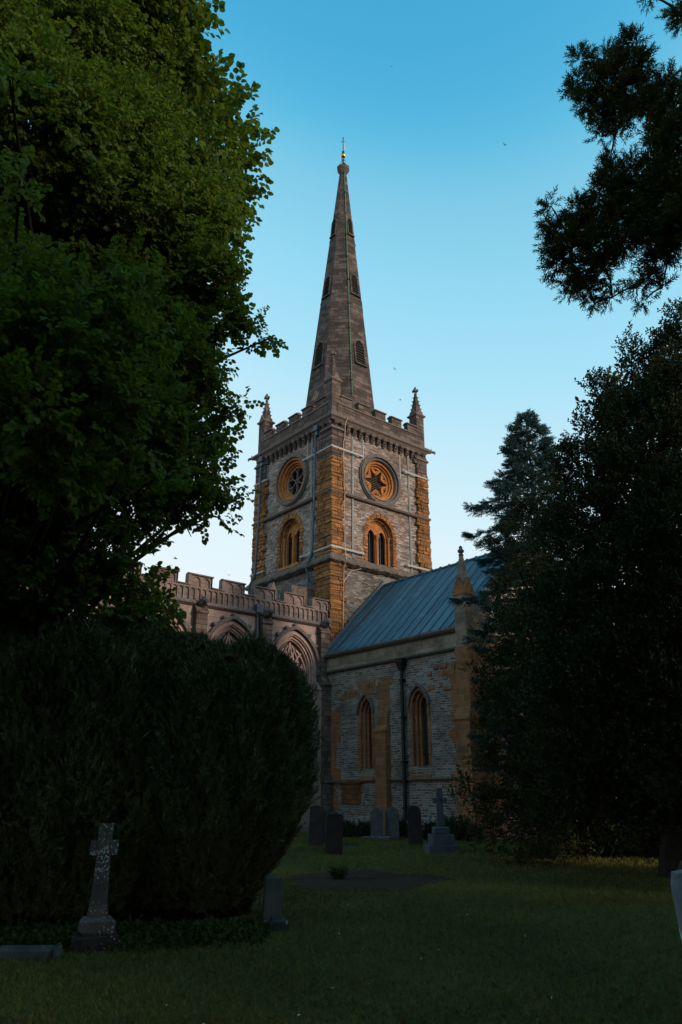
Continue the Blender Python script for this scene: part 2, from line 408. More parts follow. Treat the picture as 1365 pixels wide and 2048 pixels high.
# ================================================================== CHURCH
church = empty('parish_church', CP, math.atan2(-math.sin(YAW), -math.cos(YAW)))
tag(church, 'grey and orange stone church with square tower, tall spire and blue-grey lead roof', 'church')
W = 7.12; CTR = -W/2
TI = -.13                                # tower wall plane, inset from the corner piers

# ---- tower walls
rose_z = {'U': 18.13, 'V': 17.87}; rose_s = {'U': -3.62, 'V': -3.50}
bel_s = {'U': -3.72, 'V': -3.45}; bel_z0 = {'U': 13.18, 'V': 12.98}
mb = MB()
for key, F in (('U', FU(TI)), ('V', FV(TI))):
    holes = [circle(rose_s[key], rose_z[key], 1.26, 40), arch(bel_s[key], 1.85, bel_z0[key], bel_z0[key]+1.72, .96)]
    mb.holed(F, [(-W+.15, 0), (-.15, 0), (-.15, 20.9), (-W+.15, 20.9)], holes, 0, .5)
for F in (FnU(-W-TI), FnV(-W-TI)): mb.poly(F, [(-W+.15, 0), (-.15, 0), (-.15, 20.9), (-W+.15, 20.9)], 0)
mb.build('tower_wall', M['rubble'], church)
mb = MB(); q = -TI+.10
# lower stage stands 9 cm proud of the belfry stage
for x0, x1, y0, y1 in ((-.45, -.035, -W+.1, -.1), (-W+.035, -W+.45, -W+.1, -.1), (-W+.46, -.46, -.45, -.035), (-W+.46, -.46, -W+.035, -W+.45)):
    mb.box(x0, x1, y0, y1, 0, 12.62)
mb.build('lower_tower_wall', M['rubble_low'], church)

# ---- corner piers built of rock-faced courses
def pier(cu, cv, wu, wv):
    mb = MB()
    su = -1 if cu > -W/2 else 1; sv = -1 if cv > -W/2 else 1   # direction into the tower
    def rect(a, b, c, d): return (min(a, b), max(a, b), min(c, d), max(c, d))
    z = 0
    while z < 20.2:
        h = random.choice((.17, .2, .2, .24, .27)) if z < 18.8 else random.choice((.26, .3))
        if z+h > 20.2: h = 20.2-z+.001
        low = z < 12.62; top = z > 18.75+random.uniform(-.5, .3)
        out = .10 if low else .02
        if low and z+h > 12.62: h = 12.62-z+.01
        amp = .055 if not top else .012
        mb.mi = 1 if top else ((0 if random.random() < .74 else 2) if not low else (2 if random.random() < .8 else 0))
        ex_u = wu+random.choice((0, 0, .12, .22)); ex_v = wv+random.choice((0, 0, .12, .22))
        # arris block plus a block along each face
        o1 = out+random.uniform(0, amp); o2 = out+random.uniform(0, amp)
        ku = random.uniform(.35, .65); kv = random.uniform(.35, .65)
        x0, x1, y0, y1 = rect(cu-su*o1, cu+su*ku, cv-sv*o2, cv+sv*kv)
        mb.rock(x0, x1, y0, y1, z, z+h-.006, .028, amp*.28)
        for a, b in ((ku, (ku+ex_v)/2+random.uniform(-.1, .1)),):
            o3 = out+random.uniform(0, amp)
            x0, x1, y0, y1 = rect(cu+su*.3, cu+su*(a+.005), 0, 0)
            # along the V face (runs in u)
            r_ = rect(cu+su*(ku+.008), cu+su*b, cv-sv*o3, cv+sv*.3); mb.rock(*r_, z, z+h-.006, .026, amp*.25)
            o3 = out+random.uniform(0, amp)
            r_ = rect(cu+su*(b+.008), cu+su*ex_v, cv-sv*o3, cv+sv*.3); mb.rock(*r_, z, z+h-.006, .026, amp*.25)
        b = (kv+ex_u)/2+random.uniform(-.1, .1)
        o3 = out+random.uniform(0, amp)
        r_ = rect(cu-su*o3, cu+su*.3, cv+sv*(kv+.008), cv+sv*b); mb.rock(*r_, z, z+h-.006, .026, amp*.25)
        o3 = out+random.uniform(0, amp)
        r_ = rect(cu-su*o3, cu+su*.3, cv+sv*(b+.008), cv+sv*ex_u); mb.rock(*r_, z, z+h-.006, .026, amp*.25)
        z += h
    mb.mi = 2
    x0, x1, y0, y1 = rect(cu+su*.03, cu+su*.28, cv+sv*.03, cv+sv*.28)
    mb.box(x0, x1, y0, y1, 0, 20.15)
    return mb.build('corner_pier', [M['ochre'], M['dark'], M['ochre_dim']], church)
pier(0, 0, 1.12, .72); pier(0, -W, 1.0, .8); pier(-W, 0, .8, .8); pier(-W, -W, .8, .8)

def ring_course(name, mat, prof, base=0.0, jit=0, seg=1):
    # moulding that runs round the tower; prof = list of (projection, z)
    mb = MB(); n = seg; c = []
    for a, b in (((0, 0), (0, -W)), ((0, -W), (-W, -W)), ((-W, -W), (-W, 0)), ((-W, 0), (0, 0))):
        for i in range(n): t = i/n; c.append((a[0]+(b[0]-a[0])*t, a[1]+(b[1]-a[1])*t))
    N = len(c); rings = []
    for i, (x, y) in enumerate(c):
        dx = 1 if abs(x) < 1e-6 else (-1 if abs(x+W) < 1e-6 else 0); dy = 1 if abs(y) < 1e-6 else (-1 if abs(y+W) < 1e-6 else 0)
        j = random.uniform(-jit, jit); jz = random.uniform(-jit, jit)
        ring = [(x+dx*(base+p+j*(1 if p > .02 else 0)), y+dy*(base+p+j*(1 if p > .02 else 0)), z+jz) for p, z in prof]
        rings.append(ring)
    vs = [p for r in rings for p in r]; k = len(prof); fs = []
    for i in range(N):
        i2 = (i+1) % N
        for a in range(k):
            a2 = (a+1) % k; fs.append((i*k+a, i2*k+a, i2*k+a2, i*k+a2))
    mb.raw(vs, fs)
    return mb.build(name, mat, church)
ring_course('weathered_ledge', M['moss'], [(-.3, 12.40), (.08, 12.46), (.30, 12.56), (.31, 12.66), (.20, 12.80), (.04, 12.98), (-.17, 13.04)], 0, .04, 34)
ring_course('string_course', M['mould'], [(-.2, 16.28), (.05, 16.30), (.11, 16.38), (.09, 16.44), (-.2, 16.54)])
ring_course('cornice', M['mould'], [(-.3, 20.42), (.03, 20.45), (.10, 20.55), (.20, 20.62), (.21, 20.74), (.10, 20.84), (-.4, 20.9)])
# set-off below the corbel table at the pier heads
for cu, cv in ((0, 0), (0, -W), (-W, 0), (-W, -W)):
    mb = MB()
    su = -1 if cu > -W/2 else 1; sv = -1 if cv > -W/2 else 1
    x0, x1 = sorted((cu-su*.10, cu+su*.9)); y0, y1 = sorted((cv-sv*.10, cv+sv*.9))
    mb.loft([[(x0, y0, 19.92), (x1, y0, 19.92), (x1, y1, 19.92), (x0, y1, 19.92)], [(x0, y0, 20.0), (x1, y0, 20.0), (x1, y1, 20.0), (x0, y1, 20.0)],
             [(x0+.1, y0+.1, 20.14), (x1-.1, y0+.1, 20.14), (x1-.1, y1-.1, 20.14), (x0+.1, y1-.1, 20.14)]])
    mb.build('pier_cap', M['mould'], church)

# ---- corbel tables: small pointed arches carried on stepped corbels
def corbels(F, s0, s1, n, zt=20.43):
    mb = MB(); p = (s1-s0)/n
    for i in range(n+1):
        c = s0+p*i; hw = p*.26
        for (w_, d_, z0, z1) in ((hw, .10, zt-.46, zt-.34), (hw*.9, .16, zt-.34, zt-.22), (hw, .21, zt-.22, zt+.0)):
            mb.strip(F, [(c-w_, z0), (c+w_, z0)], 0, z1-z0, -.25, -.13+d_+.03)
        mb.strip(F, [(c-hw*.6, zt-.56), (c+hw*.6, zt-.56)], 0, .11, -.25, -.06)
    for i in range(n):
        c = s0+p*(i+.5); w_ = p-2*p*.26+.01
        pts = pointed(c, w_, zt-.22, w_*.62, 4)
        outer = [(c-w_/2, zt-.22)]+pts[1:-1]+[(c+w_/2, zt-.22), (c+w_/2, zt), (c-w_/2, zt)]
        mb.poly(F, pts+[(c+w_/2, zt+.0), (c-w_/2, zt+.0)], -.06, .07)
    return mb.build('corbel_table', M['dark'], church)
corbels(FU(0), -W+.25, -.25, 15); corbels(FV(0), -W+.25, -.25, 15)
corbels(FnU(-W), -W+.25, -.25, 15); corbels(FnV(-W), -W+.25, -.25, 15)

# ---- battlements
def battlement(F, flip=False):
    mb = MB(); s0, s1 = -W+.42, -.42; z0, zc, zm = 20.86, 21.50, 22.02
    mb.mi = 0; mb.strip(F, [(s0, z0), (s1, z0)], 0, zc-z0, -.32, -.02)
    n = 5; p = (s1-s0)/n
    mb.mi = 1; mb.strip(F, [(s0, zc), (s1, zc)], 0, .075, -.36, .03)
    for i in range(n):
        c = s0+p*(i+.5); hw = p*.31
        mb.mi = 0; mb.strip(F, [(c-hw, zc+.07), (c+hw, zc+.07)], 0, zm-zc-.07, -.32, -.02)
        mb.mi = 1
        # coping with a sloped top
        for (x0, x1) in ((c-hw-.04, c+hw+.04),):
            a = [(-.38, 0), (.05, 0), (.05, .06), (-.165, .13), (-.38, .06)]
            r0 = [F(x0, zm+h, d) for d, h in a]; r1 = [F(x1, zm+h, d) for d, h in a]
            mb.loft([r0, r1])
    return mb.build('battlement', [M['dark'], M['mould']], church)
for F in (FU(0), FV(0), FnU(-W), FnV(-W)): battlement(F)
mb = MB(); mb.box(-W+.3, -.3, -W+.3, -.3, 20.84, 20.98); mb.build('tower_roof', M['moss'], church)

# ---- pinnacles
def crocket(mb, x, y, z, a, r):
    dx, dy = math.cos(a), math.sin(a); px, py = -dy, dx
    mb.raw([(x-dx*r*.4+px*r*.45, y-dy*r*.4+py*r*.45, z-r*.6), (x-dx*r*.4-px*r*.45, y-dy*r*.4-py*r*.45, z-r*.6), (x+dx*r*.9, y+dy*r*.9, z+r*.1),
            (x-dx*r*.4, y-dy*r*.4, z+r*.7), (x+dx*r*.75, y+dy*r*.75, z+r*.65)], [(0, 1, 2), (0, 2, 4, 3), (1, 3, 4, 2), (0, 3, 1)])
def tower_pinnacle(u, v):
    mb = MB(); h = .30
    mb.box(u-h, u+h, v-h, v+h, 20.86, 22.86)
    pin = mb.build('pinnacle', M['dark'], church)
    mb = MB()
    sq = lambda r, z: [(u-r, v-r, z), (u+r, v-r, z), (u+r, v+r, z), (u-r, v+r, z)]
    mb.loft([sq(.30, 22.83), sq(.40, 22.92), sq(.40, 22.99), sq(.27, 23.08)])
    for i in range(4):                     # gablets over each side
        a = i*PI/2; dx, dy = math.cos(a), math.sin(a); px, py = -dy, dx
        P = lambda o, s_, z: (u+dx*o+px*s_, v+dy*o+py*s_, z)
        mb.raw([P(.34, -.3, 23.0), P(.34, .3, 23.0), P(.34, 0, 23.42), P(.1, 0, 23.42), P(.1, -.3, 23.0), P(.1, .3, 23.0)], [(0, 1, 2), (0, 2, 3, 4), (1, 5, 3, 2)])
    mb.build('pinnacle_cap', M['mould'], pin)
    mb = MB(); mb.loft([sq(.25, 23.05), sq(.055, 24.45)])
    for k in range(5):
        z = 23.2+k*.26; r = .25-(z-23.05)*.139
        for i in range(4): a = PI/4+i*PI/2; crocket(mb, u+math.cos(a)*r*1.38, v+math.sin(a)*r*1.38, z, a, .085)
    mb.build('crocketed_spirelet', M['dark'], pin)
    mb = MB(); mb.lathe(u, v, [(.05, 24.42), (.10, 24.5), (.05, 24.56), (.05, 24.62), (.13, 24.68), (.13, 24.76), (.05, 24.82), (.05, 24.88), (.075, 24.93), (.03, 25.0)], 8)
    for i in range(4):
        a = i*PI/2+.4; mb.box(u+math.cos(a)*.14-.045, u+math.cos(a)*.14+.045, v+math.sin(a)*.14-.045, v+math.sin(a)*.14+.045, 24.66, 24.80)
    mb.build('finial', M['mould_dark'], pin)
for u, v in ((-.34, -.34), (-.34, -W+.34), (-W+.34, -.34), (-W+.34, -W+.34)): tower_pinnacle(u, v)

# ---- spire
TIPX, TIPY = CTR-.13, CTR+.12            # the spire top leans very slightly
def spc(z): t = max(0, (z-21)/21); return (CTR+(TIPX-CTR)*t, CTR+(TIPY-CTR)*t)
def spa(z): return 2.05-.0979*(z-23.4)
def oct_ring(a, z, c=None):
    cx, cy = c or spc(z); R = a/math.cos(PI/8)
    return [(cx+R*math.cos(PI/8+k*PI/4), cy+R*math.sin(PI/8+k*PI/4), z) for k in range(8)]
mb = MB(); zs = np.linspace(20.95, 42.0, 26)
mb.loft([oct_ring(spa(z), z) for z in zs])
spire = mb.build('spire', M['spire'], church)
for z, r in ((36.0, .035), (31.0, .03)):
    mb = MB(); mb.loft([oct_ring(spa(z)-.02, z-.08), oct_ring(spa(z)+.025, z-.06), oct_ring(spa(z)+.02, z+.04), oct_ring(spa(z)-.03, z+.06)])
    mb.build('spire_band', M['dark'], spire)
mb = MB()
mb.loft([oct_ring(a, z) for a, z in ((.21, 41.5), (.27, 41.6), (.27, 41.72), (.21, 41.8), (.22, 42.0), (.40, 42.35), (.42, 42.55), (.30, 42.66))])
mb.build('spire_capstone', M['moss'], spire)
def lucarne(ang, z0, h, w_, louv):
    # louvred opening in a spire face
    dx, dy = math.cos(ang), math.sin(ang)
    cx, cy = spc(z0+h/2)
    def F(s_, z, d):
        a = spa(z0+h*.0)-.02     # upright frame standing on the slope
        sl = spa(z)+d
        return (cx+dx*sl-dy*s_, cy+dy*sl+dx*s_, z)
    mb = MB()
    path = arch(0, w_, z0, z0+h-w_*.75, w_*.75, 6)
    mb.strip(F, path, -.0, .10, -.1, .07)
    mb.strip(F, [(-w_/2-.14, z0), (w_/2+.14, z0)], -.09, 0, -.1, .12)
    fr = mb.build('spire_light', M['dark'], spire)
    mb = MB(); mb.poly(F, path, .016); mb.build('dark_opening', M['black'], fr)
    mb = MB(); n = louv; top = z0+h-w_*.55
    for i in range(n):
        z = z0+.04+(top-z0)*(i+.5)/n
        def G(s_, z_, d): return F(s_, z_, d)
        hw = w_/2 if z < z0+h-w_*.75 else w_/2*.62
        a = [G(-hw, z, .07), G(hw, z, .07), G(hw, z+.06, .03), G(-hw, z+.06, .03)]
        b = [(x, y, zz-.02) for x, y, zz in a]
        mb.loft([a, b])
    mb.build('louvre', M['louvre'], fr)
for k in range(4):
    a = k*PI/2
    lucarne(a, 26.0, 1.75, .68, 7); lucarne(a, 31.3, 1.55, .50, 7); lucarne(a, 36.3, 1.4, .32, 6)
# blocked light low on the left face
mb = MB()
cx, cy = spc(24)
F = lambda s_, z, d: (cx+spa(z)+d, cy+s_, z)
mb.strip(F, pointed(.1, .42, 23.6, .5, 5), 0, .07, -.05, .05); mb.poly(F, pointed(.1, .42, 23.6, .5, 5), .01); mb.build('blocked_light', M['band'], spire)
# ironwork, ball and vane
cx, cy = spc(42.6); mb = MB()
mb.tube([(cx, cy, 42.5), (cx, cy, 44.0)], .045, 6)
for k in range(4):
    a = k*PI/2+.5; dx, dy = math.cos(a), math.sin(a)
    for zc, rr in ((42.82, .17), (43.12, .15), (43.38, .12)):
        mb.tube([(cx+dx*(rr*.55+rr*.5*math.cos(t)), cy+dy*(rr*.55+rr*.5*math.cos(t)), zc+.15*math.sin(t)) for t in np.linspace(0, 5.4, 9)], .02, 4)
mb.build('ironwork', M['iron'], spire)
mb = MB(); mb.lathe(cx, cy, [(.02, 43.42)]+[(.19*math.sin(t), 43.66-.19*math.cos(t)) for t in np.linspace(.3, PI-.3, 8)]+[(.02, 43.9)], 14); mb.build('gilded_ball', M['gold'], spire, True)
mb = MB(); mb.lathe(cx, cy, [(.09, 43.88), (.09, 44.05), (.03, 44.1), (.025, 45.3), (.0, 45.45)], 8)
for zc in (44.95, 45.3): mb.lathe(cx, cy, [(.0, zc-.05), (.06, zc), (.0, zc+.05)], 6)
mb.tube([(cx-.11, cy+.09, 44.95), (cx+.11, cy-.09, 44.95)], .015, 4)
vane = mb.build('weathervane', M['iron'], spire)
mb = MB()
tri = [(0, 44.9), (.03, 45.15), (-.03, 45.0), (-.20, 44.2), (-.12, 44.15)]
A = lambda s_, z, d: (cx+s_*.8+d*.6, cy-s_*.6+d*.8, z)
mb.poly(A, tri, -.012, .012); mb.build('vane_pennant', M['white'], vane)
# lightning tape down the arris right of the central facet
mb = MB(); pts = []
for z in np.linspace(23.6, 42.4, 40):
    cxx, cyy = spc(z); R = spa(z)/math.cos(PI/8)+.03; an = PI/8+PI/4
    pts.append((cxx+R*math.cos(an), cyy+R*math.sin(an), z))
mb.tube(pts, .026, 5); tape = mb.build('lightning_tape', M['copper'], spire)
for p in pts[2::4]:
    mb = MB(); mb.lathe(p[0], p[1], [(.055, p[2]-.035), (.055, p[2]+.035)], 6)
    mb.build('tape_clip', M['iron'], spire)

# ---- round windows
def rose(key, F):
    cs, cz = rose_s[key], rose_z[key]
    mb = MB()
    def ring(r0, r1, d0, d1, n=44): mb.strip(F, circle(cs, cz, r0, n), -(r1-r0), 0, d0, d1, True)
    mb.mi = 1; ring(1.30, 1.46, -.2, .17); ring(1.46, 1.52, -.2, .10)
    mb.mi = 1 if key == 'V' else 0; ring(1.14, 1.31, -.5, .05); ring(1.16, 1.20, .04, .09); mb.mi = 0
    ring(1.01, 1.15, -.5, -.08); ring(.92, 1.02, -.5, -.20); ring(.84, .93, -.6, -.30)
    fr = mb.build('round_window', [M['mould_ochre'], M['mould_dark'] if key == 'V' else M['mould']], church)
    mb = MB()
    if key == 'U':
        for k in range(6):
            a = PI/6+k*PI/3
            mb.strip(F, [(cs+.10*math.cos(a), cz+.10*math.sin(a)), (cs+.62*math.cos(a), cz+.62*math.sin(a))], -.035, .035, -.46, -.32)
            b = a+PI/6
            mb.strip(F, arc(cs+.60*math.cos(b), cz+.60*math.sin(b), .245, b-PI*.62, b+PI*.62, 12), -.03, .03, -.45, -.33)
        mb.strip(F, circle(cs, cz, .11, 12), -.05, .03, -.46, -.31, True)
        mb.strip(F, circle(cs, cz, .83, 40), -.02, .06, -.46, -.31, True)
    else:
        # six lobes: cusped brackets that leave a six-pointed star of louvres
        for k in range(6):
            a = k*PI/3+PI/6
            tip = (cs+.40*math.cos(a), cz+.40*math.sin(a))
            for sg in (-1, 1):
                pts = []
                for t in np.linspace(0, 1, 8):
                    rr = .42+.42*t; aa = a+sg*(.0+.50*t**1.1)
                    rr += .06*math.sin(t*PI*3)*(1 if t < .95 else 0)
                    pts.append((cs+rr*math.cos(aa), cz+rr*math.sin(aa)))
                mb.strip(F, pts, -.05, .05, -.46, -.30)
            mb.strip(F, arc(cs+.72*math.cos(a), cz+.72*math.sin(a), .11, a+PI*.45, a+PI*1.55, 8), -.03, .03, -.44, -.32)
        mb.strip(F, circle(cs, cz, .84, 40), -.02, .05, -.46, -.30, True)
    mb.build('tracery', M['mould_ochre'] if key == 'V' else M['mould'], fr)
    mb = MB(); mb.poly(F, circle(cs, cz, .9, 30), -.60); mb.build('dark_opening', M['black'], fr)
    if key == 'V':
        mb = MB()
        for i in range(15):
            z = cz-.78+i*.108; hw = math.sqrt(max(.01, .82**2-(z-cz)**2))
            a = [F(cs-hw, z, -.47), F(cs+hw, z, -.47), F(cs+hw, z+.07, -.56), F(cs-hw, z+.07, -.56)]
            mb.loft([a, [(x, y, zz-.018) for x, y, zz in a]])
        mb.build('louvre', M['moss'], fr)
rose('U', FU(TI)); rose('V', FV(TI))
# ---- belfry windows
def voussoirs(mb, F, path, w0, w1, d0, d1, step=.2):
    # irregular surround blocks along an outline (path on the inside)
    i = 0; n = len(path)
    L = [0]
    for k in range(1, n): L.append(L[-1]+math.hypot(path[k][0]-path[k-1][0], path[k][1]-path[k-1][1]))
    def P(t):
        for k in range(1, n):
            if t <= L[k] or k == n-1:
                u_ = (t-L[k-1])/max(1e-6, L[k]-L[k-1]); u_ = min(max(u_, 0), 1)
                x = path[k-1][0]+(path[k][0]-path[k-1][0])*u_; y = path[k-1][1]+(path[k][1]-path[k-1][1])*u_
                dx, dy = path[k][0]-path[k-1][0], path[k][1]-path[k-1][1]; m = math.hypot(dx, dy) or 1
                return x, y, -dy/m, dx/m
    t = 0
    while t < L[-1]-.02:
        st = min(step*random.uniform(.8, 1.25), L[-1]-t); a = P(t+.006); b = P(t+st-.006)
        wd = random.uniform(w0, w1); d = d1+random.uniform(-.012, .02)
        p = [(a[0], a[1]), (a[0]+a[2]*wd, a[1]+a[3]*wd), (b[0]+b[2]*wd, b[1]+b[3]*wd), (b[0], b[1])]
        mb.loft([[F(x, y, d0) for x, y in p], [F(x, y, d-.02) for x, y in p], [F(x+(p[(k+2) % 4][0]-x)*.06, y+(p[(k+2) % 4][1]-y)*.06, d) for k, (x, y) in enumerate(p)]])
        t += st
def belfry(key, F):
    cs, z0 = bel_s[key], bel_z0[key]; zs_ = z0+1.72
    path = arch(cs, 1.82, z0, zs_, .95)
    mb = MB(); mb.mi = 0
    voussoirs(mb, F, path, .20, .36, -.1, .035, .20)
    mb.strip(F, path, -.10, .02, -.5, -.16); mb.strip(F, arch(cs, 1.62, z0, zs_, .85), -.08, .01, -.5, -.28)
    fr = mb.build('belfry_window', [M['ochre']], church)
    # plate with two pointed lights
    mb = MB()
    lights = [arch(cs+s_*.385, .60, z0+.05, zs_-.12, .48, 6) for s_ in (-1, 1)]
    mb.holed(F, arch(cs, 1.6, z0, zs_, .84), lights, -.34, .12)
    for lp in lights: mb.strip(F, lp, -.035, .03, -.42, -.30)
    mb.strip(F, [(cs-.95, z0-.04), (cs+.95, z0-.04)], -.10, .05, -.4, .10)
    mb.build('window_head', M['mould_ochre'], fr)
    def shaft(s_, r, dd):
        p = F(s_, 0, dd); mb = MB()
        mb.lathe(p[0], p[1], [(r*1.7, z0+.02), (r*1.7, z0+.10), (r, z0+.18), (r, zs_-.20), (r*1.3, zs_-.17), (r*1.1, zs_-.12), (r*1.75, zs_-.02), (r*1.9, zs_+.04)], 10)
        return mb.build('colonnette', M['mould_ochre'], fr)
    shaft(cs, .085, -.27); shaft(cs-.79, .06, -.22); shaft(cs+.79, .06, -.22)
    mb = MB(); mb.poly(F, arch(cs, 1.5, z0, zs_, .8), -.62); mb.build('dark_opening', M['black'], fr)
    mb = MB()
    for s_ in (-1, 1):
        for k in range(4): mb.strip(F, [(cs+s_*.385-.22+k*.147, z0+.05), (cs+s_*.385-.22+k*.147, zs_+.2)], -.012, .012, -.52, -.49)
    mb.build('window_bars', M['pipe'], fr)
belfry('U', FU(TI)); belfry('V', FV(TI))

# ---- steel straps
def bar(F, s0, z0, s1, z1, w_=.045, d0=-.03, d1=.035, name='strap', mat='steel'):
    mb = MB(); mb.strip(F, [(s0, z0), (s1, z1)], -w_, w_, d0, d1); return mb.build(name, M[mat], church)
FUw, FVw = FU(TI), FV(TI)
def twin(F, s_, z0, z1):
    mb = MB(); mb.strip(F, [(s_, z0), (s_, z1)], -.055, -.02, -.02, .06); mb.strip(F, [(s_, z0), (s_, z1)], .02, .055, -.02, .06)
    for z in np.arange(z0+.3, z1, .8): mb.strip(F, [(s_-.05, z), (s_+.05, z)], -.02, .02, -.02, .075)
    return mb.build('strap', M['steel'], church)
twin(FUw, -1.80, 13.15, 20.05); twin(FUw, -6.12, 13.15, 20.0)
twin(FVw, -1.50, 13.1, 19.98); twin(FVw, -5.70, 13.0, 19.95)
bar(FUw, -2.2, 18.7, -2.2, 19.9, .03); bar(FVw, -2.28, 18.6, -2.28, 19.95, .03); bar(FVw, -5.05, 18.4, -5.05, 19.9, .03)
for z in (18.85, 13.35):
    for F, a, b in ((FU(.06), -2.5, .10), (FU(.06), -W-.1, -5.9), (FV(.06), -2.1, .10), (FV(.06), -W-.1, -5.25)):
        mb = MB(); mb.strip(F, [(a, z), (b, z)], -.05, .05, -.02 if z < 14 else -.02, .015)
        # tie back to the wall where it leaves the pier
        mb.strip(F, [((a if abs(a) < 4 else b)-.06, z), ((a if abs(a) < 4 else b)+.06, z)], -.045, .045, -.2, -.02)
        mb.build('strap', M['steel'], church)

# ---- drainpipes and cables
def pipe(pts, r, mat, name='drainpipe', boxes=()):
    mb = MB(); mb.tube(pts, r, 8)
    for x, y, z in boxes: mb.box(x-.10, x+.02, y-.16, y+.05, z-.12, z+.12)
    o = mb.build(name, M[mat], church)
    return o
for s_, sl in ((-1.28, -1.62), (-6.5, -6.85)):
    pts = [(.08, s_+.12, 20.3), (.08, s_, 19.9), (.08, s_-.04, 16.5), (.10, s_-.16, 13.4), (.22, s_-.2, 13.0), (.34, sl, 12.55), (.20, sl, 12.2), (.20, sl, 10.6)]
    p = pipe(pts, .062, 'pipe', boxes=[(.08, s_-.05, 19.1), (.08, s_-.05, 17.2), (.08, s_-.08, 15.2), (.14, s_-.18, 13.15), (.2, sl, 11.9)])
    mb = MB(); mb.box(-.05, .24, s_-.05, s_+.28, 20.12, 20.42); mb.box(-.05, .16, s_, s_+.22, 19.86, 20.14); mb.build('hopper', M['pipe'], p)
def cable(pts, r=.018):
    mb = MB(); mb.tube(pts, r, 5); mb.build('cable', M['cable'], church)
cable([(-.9, .26, 20.75), (-.80, .16, 20.3), (-.82, .08, 19.5), (-.74, .08, 19.3), (-.78, .08, 16.6), (-.78, .16, 16.4), (-.78, .09, 16.1), (-.82, .08, 13.6), (-.70, .34, 12.75), (-.68, .17, 12.3), (-.62, .17, 9.2), (-.5, .17, 8.6), (-.45, .17, 8.2)])
cable([(-.68, .17, 11.6), (-1.2, .14, 12.25), (-1.9, .14, 12.5), (-2.5, .16, 12.55)], .016)
# gargoyles at the cornice
def gargoyle(u, v, a):
    dx, dy = math.cos(a), math.sin(a); mb = MB()
    P = lambda t, z: (u+dx*t, v+dy*t, z)
    mb.tube([P(-.1, 20.62), P(.12, 20.62), P(.28, 20.66), P(.38, 20.68), P(.50, 20.66), P(.56, 20.64)], [.10, .11, .12, .07, .085, .03], 7)
    mb.tube([P(.34, 20.74), P(.36, 20.88)], [.04, .015], 5)
    mb.tube([P(.56, 20.72), P(.58, 20.55)], [.05, .04], 5)
    mb.build('gargoyle', M['mould_dark'], church)
gargoyle(-W+.0, .0, 2.75); gargoyle(0, -W, -1.1); gargoyle(-W, -W, PI*1.25)

# ---- chancel
CL = 17.6; CW = W-.3
bay_c = [2.2, 5.5, 8.8, 12.1, 15.4]; butt_u = [.55, 3.85, 7.15, 10.45, 13.75, 17.0]
wz0, wzs, wr = 2.6, 7.12, 1.40
F0 = FV(0)
mb = MB()
mb.holed(F0, [(.1, 0), (CL, 0), (CL, 9.2), (.1, 9.2)], [arch(c, 2.34, wz0, wzs, 1.50) for c in bay_c], 0, .42)
mb.poly(FU(CL), [(-CW, 0), (0, 0), (0, 9.2), (-CW, 9.2)], 0); mb.poly(FnV(-CW), [(.1, 0), (CL, 0), (CL, 9.2), (.1, 9.2)], 0)
mb.build('chancel_wall', M['ashlar'], church)
mb = MB(); mb.box(.1, CL-.1, -CW+.1, -.32, 9.25, 9.45); mb.raw([(.1, -CW+.4, 9.4), (CL-.2, -CW+.4, 9.4), (CL-.2, -.4, 9.4), (.1, -.4, 9.4), (.1, -CW/2, 10.1), (CL-.2, -CW/2, 10.1)], [(0, 1, 5, 4), (3, 4, 5, 2), (0, 4, 3), (1, 2, 5)])
mb.build('chancel_roof', M['lead'], church)

